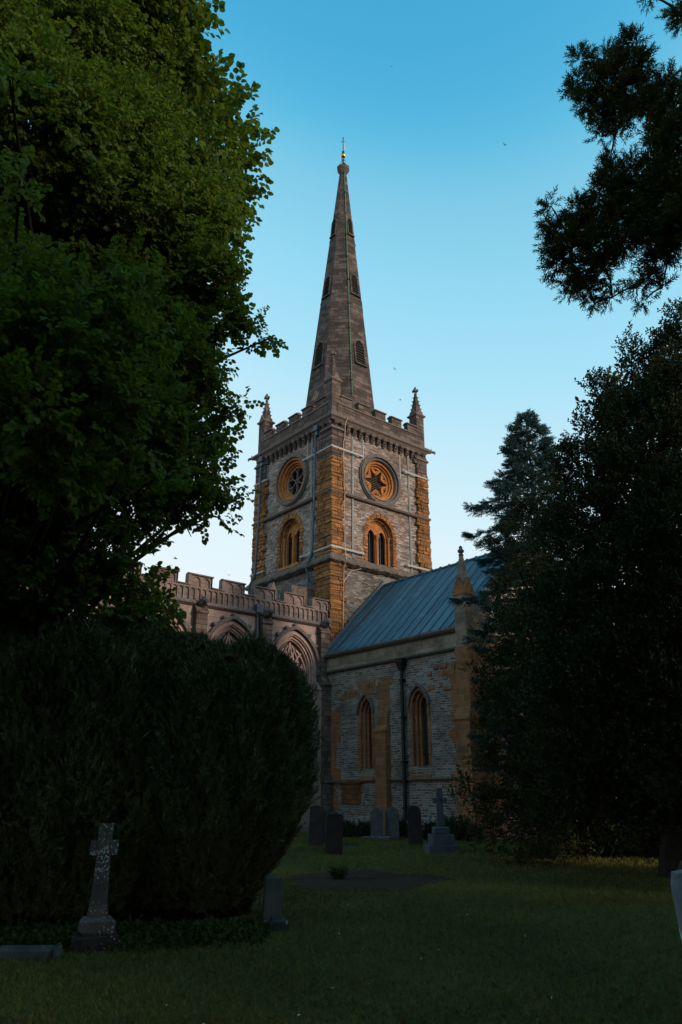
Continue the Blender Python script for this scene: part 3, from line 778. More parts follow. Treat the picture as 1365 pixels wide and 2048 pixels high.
def curve(p0, c, p1, n=6): return [((1-t)**2*p0[0]+2*t*(1-t)*c[0]+t*t*p1[0], (1-t)**2*p0[1]+2*t*(1-t)*c[1]+t*t*p1[1]) for t in np.linspace(0, 1, n+1)]
def perp_window(c):
    mb = MB(); mb.mi = 1
    mb.strip(F0, pointed(c, 2.62, wzs-.02, 1.74, 12), 0, .15, -.05, .20)       # hood
    P = pointed(c, 2.62, wzs, 1.74, 12)
    for k in list(range(2, 11, 3))+list(range(14, 23, 3)):
        x, z = P[k]; sg = -1 if x < c else 1
        p = F0(x+sg*.13, z+.14, .12); mb.rock(p[0]-.09, p[0]+.09, p[1]-.07, p[1]+.09, p[2]-.07, p[2]+.08, .03, .01)
    p = F0(c, 0, .1); mb.lathe(p[0], p[1], [(.05, wzs+1.84), (.09, wzs+1.92), (.05, wzs+2.0)], 6)
    for sg in (-1, 1): p = F0(c+sg*1.38, wzs-.1, .1); mb.rock(p[0]-.12, p[0]+.12, p[1]-.06, p[1]+.1, p[2]-.16, p[2]+.1, .03, .015)
    mb.mi = 0
    mb.strip(F0, arch(c, 2.34, wz0, wzs, 1.50, 12), 0, .14, -.05, .05)
    mb.strip(F0, arch(c, 2.34, wz0, wzs, 1.50, 12), -.06, .0, -.42, -.02)
    mb.strip(F0, arch(c, 2.20, wz0, wzs, 1.42, 12), -.09, .0, -.42, -.12)
    mb.strip(F0, arch(c, 2.04, wz0, wzs, 1.33, 12), -.07, .0, -.42, -.20)
    fr = mb.build('perpendicular_window', [M['mould_pink'], M['mould_dark']], church)
    mb = MB(); hw = .94; zz = wzs-.45
    D0, D1 = -.40, -.26
    for k in range(-2, 3):
        pass
    nl = 5; lw = 2*hw/nl
    for k in range(1, nl):
        x = c-hw+k*lw
        top = wzs+ (1.0 if k in (2, 3) else .35)
        mb.strip(F0, [(x, wz0), (x, top-.25)], -.035, .035, D0, D1)
    for k in range(nl):
        x = c-hw+(k+.5)*lw
        mb.strip(F0, pointed(x, lw, zz, lw*.7, 5), -.03, .02, D0, D1+.01)
        # cusps
        for sg in (-1, 1): mb.strip(F0, [(x+sg*lw*.45, zz-.02), (x+sg*lw*.18, zz+.05), (x+sg*lw*.28, zz+.2)], -.012, .012, D0, D1-.03)
    # sub-arches and intersecting upper tracery
    for sg in (-1, 1):
        mb.strip(F0, curve((c+sg*hw, zz+.1), (c+sg*hw*.95, zz+.85), (c+sg*.35, wzs+.85)), -.035, .035, D0, D1+.02)
        mb.strip(F0, curve((c+sg*lw*.5, zz+.1), (c+sg*lw*.6, zz+.8), (c+sg*.62, wzs+.72)), -.035, .035, D0, D1+.02)
        mb.strip(F0, curve((c+sg*lw*.5, wzs+.25), (c+sg*.1, wzs+.55), (c, wzs+1.2)), -.03, .03, D0, D1+.01)
        mb.strip(F0, curve((c+sg*.5, wzs+.28), (c+sg*.42, wzs+.55), (c+sg*.1, wzs+1.05)), -.025, .025, D0, D1)
        for q in (.33, .67):
            x = c+sg*(lw*.5+(hw-lw*.5)*q); mb.strip(F0, [(x, zz+.2), (x, wzs+.45-.3*q)], -.024, .024, D0, D1)
            mb.strip(F0, pointed(x-.0, lw*.62, wzs+.05-.15*q, .22, 4), -.02, .02, D0, D1)
        mb.strip(F0, pointed(c+sg*.13, .24, wzs+.35, .22, 4), -.02, .02, D0, D1)
    mb.strip(F0, [(c, zz+.25), (c, wzs+.75)], -.024, .024, D0, D1)
    mb.strip(F0, [(c-hw, 4.7), (c+hw, 4.7)], -.05, .05, D0, D1+.02)
    mb.build('tracery', M['mould_pink'], fr)
    mb = MB(); mb.poly(F0, arch(c, 2.2, wz0, wzs, 1.4), -.36); mb.build('leaded_glass', M['glass'], fr)
    mb = MB(); a = [F0(c-1.3, wz0+.02, -.4), F0(c+1.3, wz0+.02, -.4), F0(c+1.3, wz0-.15, .12), F0(c-1.3, wz0-.15, .12)]
    mb.loft([a, [(x, y, z-.12) for x, y, z in a]]); mb.build('sill', M['mould'], fr)
for c in bay_c: perp_window(c)
# buttresses
def buttress(u, grot=True):
    mb = MB(); hw = .26
    def blk(z0, z1, d, slope=True):
        pr = [(0, z0), (d, z0), (d, z1), (0, z1)]
        mb.loft([[(u-hw, p[0], p[1]) for p in pr], [(u+hw, p[0], p[1]) for p in pr]])
    blk(0, 2.2, .75); blk(2.2, 6.4, .55); blk(6.4, 8.85, .30)
    for z, d0, d1 in ((2.2, .75, .55), (6.4, .55, .30), (8.85, .30, .05)):
        pr = [(0, z), (d0+.05, z), (d0+.05, z+.06), (d1, z+.42), (0, z+.42)]
        mb.loft([[(u-hw-.03, p[0], p[1]) for p in pr], [(u+hw+.03, p[0], p[1]) for p in pr]])
    b = mb.build('buttress', M['dark'], church)
    if grot:
        mb = MB(); z = 9.35
        mb.tube([(u, 0, z-.25), (u, .22, z-.1), (u, .42, z+.02), (u, .55, z+.02), (u, .66, z-.05)], [.10, .17, .19, .14, .08], 7)
        for sg in (-1, 1): mb.tube([(u+sg*.06, .4, z+.12), (u+sg*.16, .38, z+.24)], [.05, .015], 5); mb.tube([(u+sg*.1, .1, z-.2), (u+sg*.14, .42, z-.12)], [.05, .04], 5)
        mb.build('carved_grotesque', M['mould_dark'], b)
for i, u in enumerate(butt_u): buttress(u)
# parapet
mb = MB()
pr = [(-.35, 9.16), (.05, 9.16), (.17, 9.24), (.17, 9.31), (.06, 9.40), (-.35, 9.40)]
mb.loft([[(.12, p[0], p[1]) for p in pr], [(CL+.1, p[0], p[1]) for p in pr]]); mb.build('chancel_string_course', M['mould_dark'], church)
mb = MB(); pz0, pzc, pzm = 9.36, 10.02, 10.48
mb.mi = 0; mb.strip(F0, [(.12, pz0), (CL, pz0)], 0, pzc-pz0, -.24, -.05)
pan = .275; n = int((CL-.3)/pan)
for k in range(n):                               # blind arcade panels
    x = .25+pan*(k+.5)
    mb.strip(F0, [(x-pan/2, pz0+.02), (x-pan/2, pzc-.02)], -.022, .022, -.05, .025)
    mb.poly(F0, pointed(x, pan-.045, pzc-.22, pan*.5, 4)+[(x+pan/2-.02, pzc-.02), (x-pan/2+.02, pzc-.02)], -.05, .012)
    mb.strip(F0, [(x-pan/2, pz0+.02), (x+pan/2, pz0+.02)], 0, .03, -.05, .025)
cent = sorted([u for u in butt_u]+bay_c)
edges = []; x = .12
for c in cent:
    hw = .54
    a, b = c-hw, min(c+hw, CL); a = max(a, .14)
    if a > x: edges.append((x, a, False))
    edges.append((a, b, True)); x = b
for a, b, up in edges:
    if up:
        mb.mi = 0; mb.strip(F0, [(a, pzc), (b, pzc)], 0, pzm-pzc, -.24, -.05)
        m2 = (b-a)/2; k = 2
        for q in range(k+1):
            xx = a+.09+(b-a-.18)*q/k; mb.strip(F0, [(xx, pzc+.02), (xx, pzm-.06)], -.025, .025, -.05, .02)
        for q in range(k):
            xx = a+.09+(b-a-.18)*(q+.5)/k; ww = (b-a-.18)/k-.05
            mb.poly(F0, pointed(xx, ww, pzm-.26, ww*.52, 4)+[(xx+ww/2+.03, pzm-.03), (xx-ww/2-.03, pzm-.03)], -.05, .01)
        for xx, sg in ((a, 1), (b, -1)): mb.strip(F0, [(xx, pzc), (xx, pzm)], -.01 if sg > 0 else -.07, .07 if sg < 0 else .01, -.27, .03)
        mb.mi = 1
        pr = [(-.30, 0), (.07, 0), (.07, .06), (-.115, .12), (-.30, .06)]
        mb.loft([[F0(a-.05, pzm+h, d) for d, h in pr], [F0(b+.05, pzm+h, d) for d, h in pr]])
    else:
        mb.mi = 1; pr = [(-.30, 0), (.06, 0), (.06, .05), (-.115, .10), (-.30, .05)]
        mb.loft([[F0(a+.05, pzc+h, d) for d, h in pr], [F0(b-.05, pzc+h, d) for d, h in pr]])
mb.build('chancel_battlement', [M['parapet'], M['mould_dark']], church)
# small gablet standing behind the parapet, hatch and lead hopper
mb = MB(); mb.box(3.0, 3.4, -.62, -.3, 9.4, 10.45); mb.loft([[(2.95, -.65, 10.45), (3.45, -.65, 10.45), (3.45, -.27, 10.45), (2.95, -.27, 10.45)], [(3.18, -.65, 10.98), (3.22, -.65, 10.98), (3.22, -.27, 10.98), (3.18, -.27, 10.98)]])
mb.build('parapet_gablet', M['parapet'], church)
mb = MB(); mb.box(.14, 1.5, -2.1, -1.2, 9.4, 11.35); mb.build('roof_hatch', M['moss'], church)
mb = MB(); mb.tube([(4.28, .1, 9.45), (4.28, .1, .1)], .05, 8); p = mb.build('drainpipe', M['pipe'], church)
mb = MB(); mb.box(4.14, 4.42, .02, .26, 9.3, 9.66); mb.build('hopper', M['pipe'], p)
# end buttress that closes the chancel against the transept
mb = MB(); mb.box(.13, .95, .003, .35, 0, 6.2); mb.loft([[(.13, .003, 6.2), (1.0, .003, 6.2), (1.0, .4, 6.2), (.13, .4, 6.2)], [(.13, .003, 6.6), (.9, .003, 6.6), (.9, .06, 6.6), (.13, .06, 6.6)]])
mb.build('stepped_buttress', M['ashlar'], church)

# ---- transept
TU = .40; TV = 9.0; TW2 = -7.5
T0 = FU(TU)
lan = [(2.92, .29, 2.75, 5.0), (6.12, .35, 2.75, 5.05)]
mb = MB()
mb.holed(T0, [(.02, 0), (TV, 0), (TV, 7.1), (.02, 7.1)], [arch(c, w_*2+.14, z0, zs_, .62) for c, w_, z0, zs_ in lan], 0, .5)
random_state = random.getstate(); mb.mi = 1
for k in range(52):                  # scattered ironstone blocks in the coursing
    if k < 36: s_ = random.uniform(1.2, 3.4); z = 5.95+random.uniform(-.35, .25)+(s_-1.2)*.06
    else: s_ = random.uniform(6.6, 8.0); z = random.choice((6.35, 6.1, 5.6))+random.uniform(-.1, .1)
    w_ = random.uniform(.15, .34); mb.strip(T0, [(s_, z), (s_+w_, z)], 0, random.uniform(.12, .2), -.05, .008+.0007*k)
mb.build('transept_wall', [M['transept'], M['quoin']], church)
mb = MB(); Fg = FV(TV)
mb.holed(Fg, [(TW2, 0), (TU, 0), (TU, 7.7), (CTR, 11.75), (TW2, 7.7)], [arch(CTR, 2.4, 3.0, 6.2, 1.6)], 0, .5)
mb.poly(FnU(TW2), [(0, 0), (TV, 0), (TV, 7.7), (0, 7.7)], 0)
mb.build('transept_gable', M['transept'], church)
mb = MB(); mb.mi = 0
mb.strip(Fg, arch(CTR, 2.4, 3.0, 6.2, 1.6), -.1, .25, -.3, .06)
gw = mb.build('gable_window', M['quoin'], church)
mb = MB(); mb.poly(Fg, arch(CTR, 2.4, 3.0, 6.2, 1.6), -.35); mb.build('leaded_glass', M['glass'], gw)
mb = MB()
for k in (-.4, .4): mb.strip(Fg, [(CTR+k, 3.0), (CTR+k, 7.2)], -.05, .05, -.34, -.2)
mb.build('mullion', M['mould'], gw)
# gable quoins, banding and coping
mb = MB(); z = 0; k = 0
while z < 7.6:
    h = random.uniform(.26, .34); L_ = (.85, .5)[k % 2]+random.uniform(-.08, .15)
    mb.strip(Fg, [(TU-.62-L_, z), (TU-.02, z)], 0, h-.012, -.05, .035); z += h; k += 1
mb.build('gable_quoins', M['quoin'], church)
for z in (6.9, 4.4):
    mb = MB(); mb.strip(Fg, [(TW2, z), (TU, z)], 0, .13, -.05, .10); mb.build('gable_string_course', M['mould'], church)
mb = MB()
for sg in (-1, 1):
    xa = TU+.05 if sg > 0 else TW2-.05
    pts = [(xa, 7.75), (CTR, 11.95)] if sg > 0 else [(CTR, 11.95), (xa, 7.75)]
    mb.strip(Fg, pts, -.12 if sg < 0 else -.12, .14 if sg < 0 else .14, -.42, .08)
mb.build('gable_coping', M['band'], church)
# eaves band and cornices
mb = MB(); mb.box(TU-.4, TU+.05, .02, 8.42, 7.05, 7.66); mb.build('eaves_band', M['band'], church)
mb = MB()
for z0, pr in ((0, [(-.3, 6.93), (.02, 6.93), (.12, 7.0), (.14, 7.06), (.055, 7.10), (-.3, 7.10)]), (1, [(-.3, 7.63), (.07, 7.63), (.17, 7.70), (.22, 7.78), (.20, 7.86), (-.3, 7.88)])):
    mb.loft([[(TU+p[0], -.12 if z0 else .02, p[1]) for p in pr], [(TU+p[0], 8.44, p[1]) for p in pr]])
mb.build('eaves_cornice', M['mould_dark'], church)
# string under the lancets and base plinth
mb = MB(); pr = [(-.1, 2.18), (.03, 2.20), (.11, 2.28), (-.02, 2.36)]
mb.loft([[(TU+p[0], .9, p[1]) for p in pr], [(TU+p[0], 8.3, p[1]) for p in pr]]); mb.build('sill_string_course', M['mould'], church)
mb = MB(); mb.loft([[(TU+.18, .5, 0), (TU+.18, 8.2, 0), (TU-.1, 8.2, 0), (TU-.1, .5, 0)], [(TU+.18, .5, .75), (TU+.18, 8.2, .75), (TU-.1, 8.2, .75), (TU-.1, .5, .75)], [(TU+.03, .5, .9), (TU+.03, 8.2, .9), (TU-.1, 8.2, .9), (TU-.1, .5, .9)]])
mb.build('plinth', M['transept'], church)
# lancets
def lancet(c, w_, z0, zs_, pale=False):
    mb = MB(); mb.mi = 0
    path = arch(c, w_*2+.12, z0, zs_, .62)
    voussoirs(mb, T0, path, .11, .24, -.1, .018, .30)
    mb.strip(T0, path, -.12, .01, -.5, -.14)
    mb.strip(T0, arch(c, w_*2-.12, z0, zs_, .5), -.10, .01, -.5, -.26)
    mb.mi = 1; mb.strip(T0, pointed(c, w_*2+.34, zs_-.02, .78, 8), 0, .09, -.05, .12)
    fr = mb.build('lancet_window', [M['quoin'], M['mould']], church)
    mb = MB(); mb.poly(T0, arch(c, w_*2-.1, z0, zs_, .5), -.40); mb.build('leaded_glass', M['glass'], fr)
    mb = MB(); a = [T0(c-w_-.1, z0+.06, -.4), T0(c+w_+.1, z0+.06, -.4), T0(c+w_+.16, z0-.34, .06), T0(c-w_-.16, z0-.34, .06)]
    mb.loft([a, [(x, y, z-.10) for x, y, z in a]]); mb.build('sill', M['quoin'], fr)
for a in lan: lancet(*a)
# pilaster buttress between the lancets
mb = MB(); mb.box(TU-.1, TU+.26, 3.72, 4.38, 0, 4.15); mb.box(TU-.1, TU+.13, 3.74, 4.36, 4.15, 4.75)
mb.loft([[(TU-.1, 3.70, 4.15), (TU+.31, 3.70, 4.15), (TU+.31, 4.40, 4.15), (TU-.1, 4.40, 4.15)], [(TU-.1, 3.70, 4.22), (TU+.31, 3.70, 4.22), (TU+.31, 4.40, 4.22), (TU-.1, 4.40, 4.22)], [(TU-.1, 3.74, 4.42), (TU+.14, 3.74, 4.42), (TU+.14, 4.36, 4.42), (TU-.1, 4.36, 4.42)]])
mb.loft([[(TU-.1, 3.74, 4.75), (TU+.13, 3.74, 4.75), (TU+.13, 4.36, 4.75), (TU-.1, 4.36, 4.75)], [(TU-.1, 3.74, 5.05), (TU+.02, 3.74, 5.05), (TU+.02, 4.36, 5.05), (TU-.1, 4.36, 5.05)]])
z = 5.0
while z < 6.25:
    h = random.uniform(.24, .32); a = 3.70-random.choice((0, .12, .25)); b = 4.40+random.choice((0, .1, .2))
    mb.strip(T0, [(a, z), (b, z)], 0, h-.012, -.05, .02); z += h
mb.build('pilaster_buttress', M['quoin'], church)
mb = MB(); z = .9; k = 0
while z < 6.0:                      # quoins beside the end buttress
    h = random.uniform(.24, .32); a = 7.96-random.choice((0, .15, .32)); mb.strip(T0, [(a, z), (8.45, z)], 0, h-.012, -.05, .02); z += h
mb.build('quoins', M['quoin'], church)
mb = MB(); z = .9
while z < 5.3:
    h = random.uniform(.24, .32); b = .92+random.choice((0, .12, .3)); mb.strip(T0, [(.36, z), (b, z)], 0, h-.012, -.05, .015); z += h
mb.build('quoins', M['quoin'], church)
# blocked panel left of the buttress
mb = MB(); mb.strip(T0, [(1.3, 1.35), (2.55, 1.35)], 0, .78, -.05, .03); mb.strip(T0, [(1.15, 2.18), (2.7, 2.18)], 0, .13, -.05, .14); mb.build('blocked_opening', M['ochre_dim'], church)
# downpipe
mb = MB(); mb.tube([(TU+.15, 5.30, 6.75), (TU+.15, 5.30, .1)], .075, 8)
dp = mb.build('downpipe', M['iron'], church)
mb = MB(); mb.loft([[(TU+.02, 5.22, 6.55), (TU+.24, 5.22, 6.55), (TU+.24, 5.38, 6.55), (TU+.02, 5.38, 6.55)], [(TU+.02, 5.10, 6.85), (TU+.32, 5.10, 6.85), (TU+.32, 5.50, 6.85), (TU+.02, 5.50, 6.85)], [(TU+.02, 5.10, 7.0), (TU+.32, 5.10, 7.0), (TU+.32, 5.50, 7.0), (TU+.02, 5.50, 7.0)]])
mb.build('hopper', M['iron'], dp)
mb = MB()
for z in (1.2, 2.9, 4.6, 6.1): mb.box(TU+.02, TU+.25, 5.20, 5.40, z, z+.07)
mb.build('pipe_bracket', M['iron'], dp)
# end buttress with pinnacle
mb = MB()
mb.box(TU-.1, TU+.50, 8.42, 9.1, 0, 4.3); mb.box(TU-.1, TU+.34, 8.44, 9.08, 4.3, 7.0)
mb.loft([[(TU-.1, 8.38, 4.3), (TU+.55, 8.38, 4.3), (TU+.55, 9.14, 4.3), (TU-.1, 9.14, 4.3)], [(TU-.1, 8.38, 4.37), (TU+.55, 8.38, 4.37), (TU+.55, 9.14, 4.37), (TU-.1, 9.14, 4.37)], [(TU-.1, 8.44, 4.8), (TU+.35, 8.44, 4.8), (TU+.35, 9.08, 4.8), (TU-.1, 9.08, 4.8)]])
mb.build('end_buttress', M['quoin'], church)
mb = MB(); pu, pv = TU+.04, 8.76
mb.box(pu-.27, pu+.27, pv-.28, pv+.28, 7.0, 9.15)
pin = mb.build('transept_pinnacle', M['band'], church)
mb = MB()
for i in range(4):
    a = i*PI/2; dx, dy = math.cos(a), math.sin(a); px, py = -dy, dx
    P = lambda o, s_, z: (pu+dx*o+px*s_, pv+dy*o+py*s_, z)
    mb.raw([P(.31, -.31, 9.0), P(.31, .31, 9.0), P(.31, .31, 9.16), P(.31, 0, 9.72), P(.31, -.31, 9.16), P(.05, 0, 9.72), P(.05, -.31, 9.16), P(.05, .31, 9.16), P(.3, -.3, 9.0), P(.3, .3, 9.0)], [(0, 1, 2, 3, 4), (3, 5, 6, 4), (2, 7, 5, 3), (0, 8, 9, 1)])
mb.build('gablet', M['quoin'], pin)
mb = MB()
mb.loft([[(pu-r, pv-r, z), (pu+r, pv-r, z), (pu+r, pv+r, z), (pu-r, pv+r, z)] for r, z in ((.215, 9.3), (.06, 10.62))])
mb.build('spirelet', M['band'], pin)
mb = MB(); mb.lathe(pu, pv, [(.06, 10.6), (.10, 10.64), (.10, 10.70), (.06, 10.74), (.13, 10.80), (.13, 10.88), (.06, 10.93), (.08, 11.0), (.03, 11.06)], 8); mb.build('finial', M['mould_dark'], pin)
# lead roof with rolls
zr, ze, ue = 11.90, 7.86, TU+.10
mb = MB()
for sg in (0, 1):
    e = ue if sg == 0 else 2*CTR-ue
    th = .06
    mb.raw([(e, .0, ze), (e, TV-.2, ze), (CTR, TV-.2, zr), (CTR, .0, zr), (e, .0, ze-th), (e, TV-.2, ze-th), (CTR, TV-.2, zr-th), (CTR, .0, zr-th)],
           [(0, 1, 2, 3), (4, 7, 6, 5), (0, 4, 5, 1), (1, 5, 6, 2), (2, 6, 7, 3), (3, 7, 4, 0)])
v = .62
while v < TV-.35:
    for e in (ue, 2*CTR-ue):
        mb.tube([(e, v, ze+.035), (CTR, v, zr+.035)], .034, 6)
    v += .56+random.uniform(-.03, .03)
mb.tube([(CTR, 0, zr+.05), (CTR, TV-.2, zr+.05)], .06, 8)
v = .62
while v < TV-.35: mb.lathe(CTR, v, [(.07, zr+.03), (.09, zr+.10), (.03, zr+.15)], 6); v += .56
# lapped sheet steps
v = .62
while v < TV-.9:
    t = random.uniform(.3, .7); 
    x = ue+(CTR-ue)*t; z = ze+(zr-ze)*t
    mb.raw([(x, v+.05, z+.012), (x, v+.51, z+.012), (x-.03, v+.51, z+.045), (x-.03, v+.05, z+.045), (x+.012, v+.05, z-.02), (x+.012, v+.51, z-.02)], [(0, 1, 2, 3), (0, 4, 5, 1)]); v += .56
roof = mb.build('lead_roof', M['lead'], church)
# step flashing and dark valley against the tower
mb = MB()
for k in range(36):
    t = k/36; x = ue+(CTR-ue)*t; z = ze+(zr-ze)*t; x2 = ue+(CTR-ue)*(t+1/36)
    mb.box(x2, x, .02+(.1 if x > -1.0 else -.1), .02+(.16 if x > -1.0 else 0)+.03, z-.1, z+.36)
mb.build('flashing', M['pipe'], roof)
# raised strip of sheeting beside the tower
mb = MB(); mb.raw([(ue-.05, .55, ze+.06), (ue-.05, .95, ze+.06), (CTR, .95, zr+.06), (CTR, .55, zr+.06), (ue-.05, .55, ze+.12), (CTR, .55, zr+.12)], [(0, 1, 2, 3), (0, 4, 5, 3)]); 
mb.build('flashing', M['pipe'], roof)

# ================================================================== VEGETATION
CP_, SP_ = math.cos(PITCH), math.sin(PITCH)
def at_pixel(px, py, d):
    # image pixel plus a chosen plan distance -> a point on the site
    r = Vector(((px-682.5)/1520, CP_-(1024-py)/1520*SP_, SP_+(1024-py)/1520*CP_))
    t = d/math.hypot(r.x, r.y); return Vector((r.x*t, r.y*t, 1.6+r.z*t))
def ground_at_pixel(px, py):  # image pixel -> the ground point seen there
    z = 0.0
    r = Vector(((px-682.5)/1520, CP_-(1024-py)/1520*SP_, SP_+(1024-py)/1520*CP_))
    for _ in range(20):
        t = (z-1.6)/r.z; z = .5*z+.5*gz(r.x*t, r.y*t)
    return Vector((r.x*t, r.y*t, z))
def ppm(d, z): return 1520/(d*CP_+(z-1.6)*SP_)

def leaf_tpl(L, wd, droop=.12, fold=.12):
    v = np.array([(0, 0, 0), (0, L, -droop*L), (-wd*.5, L*.28, fold*wd), (-wd*.42, L*.68, fold*wd-droop*L*.5), (wd*.5, L*.28, fold*wd), (wd*.42, L*.68, fold*wd-droop*L*.5)], 'f')
    f = np.array([(0, 1, 3, 2), (0, 4, 5, 1)]); return v, f
def rotz(a): c, s = math.cos(a), math.sin(a); return np.array([(c, -s, 0), (s, c, 0), (0, 0, 1)], 'f')
def rotx(a): c, s = math.cos(a), math.sin(a); return np.array([(1, 0, 0), (0, c, -s), (0, s, c)], 'f')
def roty(a): c, s = math.cos(a), math.sin(a); return np.array([(c, 0, s), (0, 1, 0), (-s, 0, c)], 'f')
def join_tpl(parts):
    V, F, n = [], [], 0
    for v, f in parts: V.append(v); F.append(f+n); n += len(v)
    return np.concatenate(V), np.concatenate(F)
def stem_quad(L, r):
    return (np.array([(-r, 0, 0), (r, 0, 0), (r*.4, L, 0), (-r*.4, L, 0)], 'f'), np.array([(0, 1, 2, 3)]))
def spray_lime(n=8, L=.36, leaf=.105):
    P = [stem_quad(L, .004)]
    for i in range(n):
        t = (i+.6)/n; s = 1 if i % 2 else -1
        sz = leaf*random.uniform(.7, 1.1)
        v, f = leaf_tpl(sz, sz*.88)
        R = rotz(-s*random.uniform(.5, 1.2))@rotx(random.uniform(-.9, .25))@roty(random.uniform(-.5, .5))
        P.append(((v@R.T)+np.array([s*.01, t*L, -.01], 'f'), f))
    v, f = leaf_tpl(leaf, leaf*.85); P.append((v@rotx(-.3).T+np.array([0, L*.97, 0], 'f'), f))
    return join_tpl(P)
def spray_needle(L=.13, n=12, nl=.045, nw=.010, ang=.8, flat=.0):
    P = [stem_quad(L, .004)]
    for i in range(n):
        t = (i+.5)/n; a = i*2.4+random.uniform(-.3, .3)
        if flat: a = (0 if i % 2 else PI)+random.uniform(-flat, flat)
        q = np.array([(-nw/2, 0, 0), (nw/2, 0, 0), (nw*.25, nl, 0), (-nw*.25, nl, 0)], 'f')
        R = roty(a)@rotz(-ang*random.uniform(.7, 1.2))@roty(random.uniform(-1.2, 1.2))
        P.append((q@R.T+np.array([0, t*L, 0], 'f'), np.array([(0, 1, 2, 3)])))
    q = np.array([(-nw/2, 0, 0), (nw/2, 0, 0), (nw*.25, nl*.9, 0), (-nw*.25, nl*.9, 0)], 'f')
    P.append((q+np.array([0, L, 0], 'f'), np.array([(0, 1, 2, 3)])))
    return join_tpl(P)
def spray_small(n=7, L=.20, leaf=.06, wr=.55):
    P = [stem_quad(L, .003)]
    for i in range(n):
        t = (i+.4)/n; a = i*2.4; v, f = leaf_tpl(leaf*random.uniform(.75, 1.1), leaf*wr)
        R = roty(a)@rotz(-random.uniform(.5, 1.1))@roty(random.uniform(-1, 1))
        P.append((v@R.T+np.array([0, t*L, 0], 'f'), f))
    return join_tpl(P)
def scatter(name, tpls, pos, dirs, scl, mat, parent=None, roll=None):
    # many leafy shoots laid into one crown mesh; dirs = growing directions
    n = len(pos)
    if n == 0: return None
    pick = rng.integers(0, len(tpls), n); VV, FF, base = [], [], 0
    d = dirs/np.maximum(np.linalg.norm(dirs, axis=1, keepdims=True), 1e-6)
    ref = rng.normal(size=(n, 3))*.55+np.array([0, 0, 1.0]) if roll is None else rng.normal(size=(n, 3))
    x = np.cross(d, ref); x /= np.maximum(np.linalg.norm(x, axis=1, keepdims=True), 1e-6); z = np.cross(x, d)
    for k, (tv, tf) in enumerate(tpls):
        m = np.where(pick == k)[0]
        if len(m) == 0: continue
        s = scl[m][:, None, None]
        V = (tv[None, :, 0:1]*x[m][:, None, :]+tv[None, :, 1:2]*d[m][:, None, :]+tv[None, :, 2:3]*z[m][:, None, :])*s+pos[m][:, None, :]
        F = tf[None]+(np.arange(len(m))*len(tv))[:, None, None]+base
        VV.append(V.reshape(-1, 3)); FF.append(F.reshape(-1, 4)); base += len(m)*len(tv)
    V = np.concatenate(VV).astype('f'); F = np.concatenate(FF).astype('i')
    me = bpy.data.meshes.new(name); me.vertices.add(len(V)); me.vertices.foreach_set('co', V.ravel())
    me.loops.add(F.size); me.loops.foreach_set('vertex_index', F.ravel())
    me.polygons.add(len(F)); me.polygons.foreach_set('loop_start', np.arange(0, F.size, 4, dtype='i')); me.polygons.foreach_set('loop_total', np.full(len(F), 4, 'i'))
    me.update(calc_edges=True); me.materials.append(mat)
    return newobj(name, me, parent)
def clump_points(clumps, per_area, puff=(.28, .5), shell=(.62, 1.0), keep_in=.72, up=.35, out=1.0, jitter=.55, shrink=0.0):
    C = np.array([c[:3] for c in clumps]); R = np.array([max(.35*c[3], c[3]-shrink) for c in clumps]); ST = np.array([c[4] if len(c) > 4 else 1.0 for c in clumps])
    PP, DD = [], []
    for i in range(len(clumps)):
        area = 4*PI*R[i]**2*(ST[i]*.6+.4)
        npf = max(5, int(area/(.55*np.mean(puff)*2)**2*1.4)); ns = max(3, int(area*per_area/npf))
        u = rng.normal(size=(npf, 3)); u /= np.linalg.norm(u, axis=1, keepdims=True)
        rr = rng.uniform(shell[0], shell[1], npf)**.7
        pc = C[i]+u*rr[:, None]*R[i]*np.array([1, 1, ST[i]])
        pr = rng.uniform(puff[0], puff[1], npf)*min(1, .55+R[i]*.5)
        q = rng.normal(size=(npf, ns, 3)); q /= np.linalg.norm(q, axis=2, keepdims=True)
        q *= (rng.uniform(0, 1, (npf, ns, 1))**.45)
        p = pc[:, None, :]+q*pr[:, None, None]*np.array([1, 1, .75])
        dd = q*.9+u[:, None, :]*out+np.array([0, 0, up])+rng.normal(size=q.shape)*jitter
        p = p.reshape(-1, 3); dd = dd.reshape(-1, 3)
        ok = np.ones(len(p), bool)
        for j in range(len(clumps)):
            if j == i: continue
            e = (p-C[j])/(R[j]*np.array([1, 1, ST[j]])); ok &= (e**2).sum(1) > keep_in**2*.72
        PP.append(p[ok]); DD.append(dd[ok])
    return np.concatenate(PP), np.concatenate(DD)
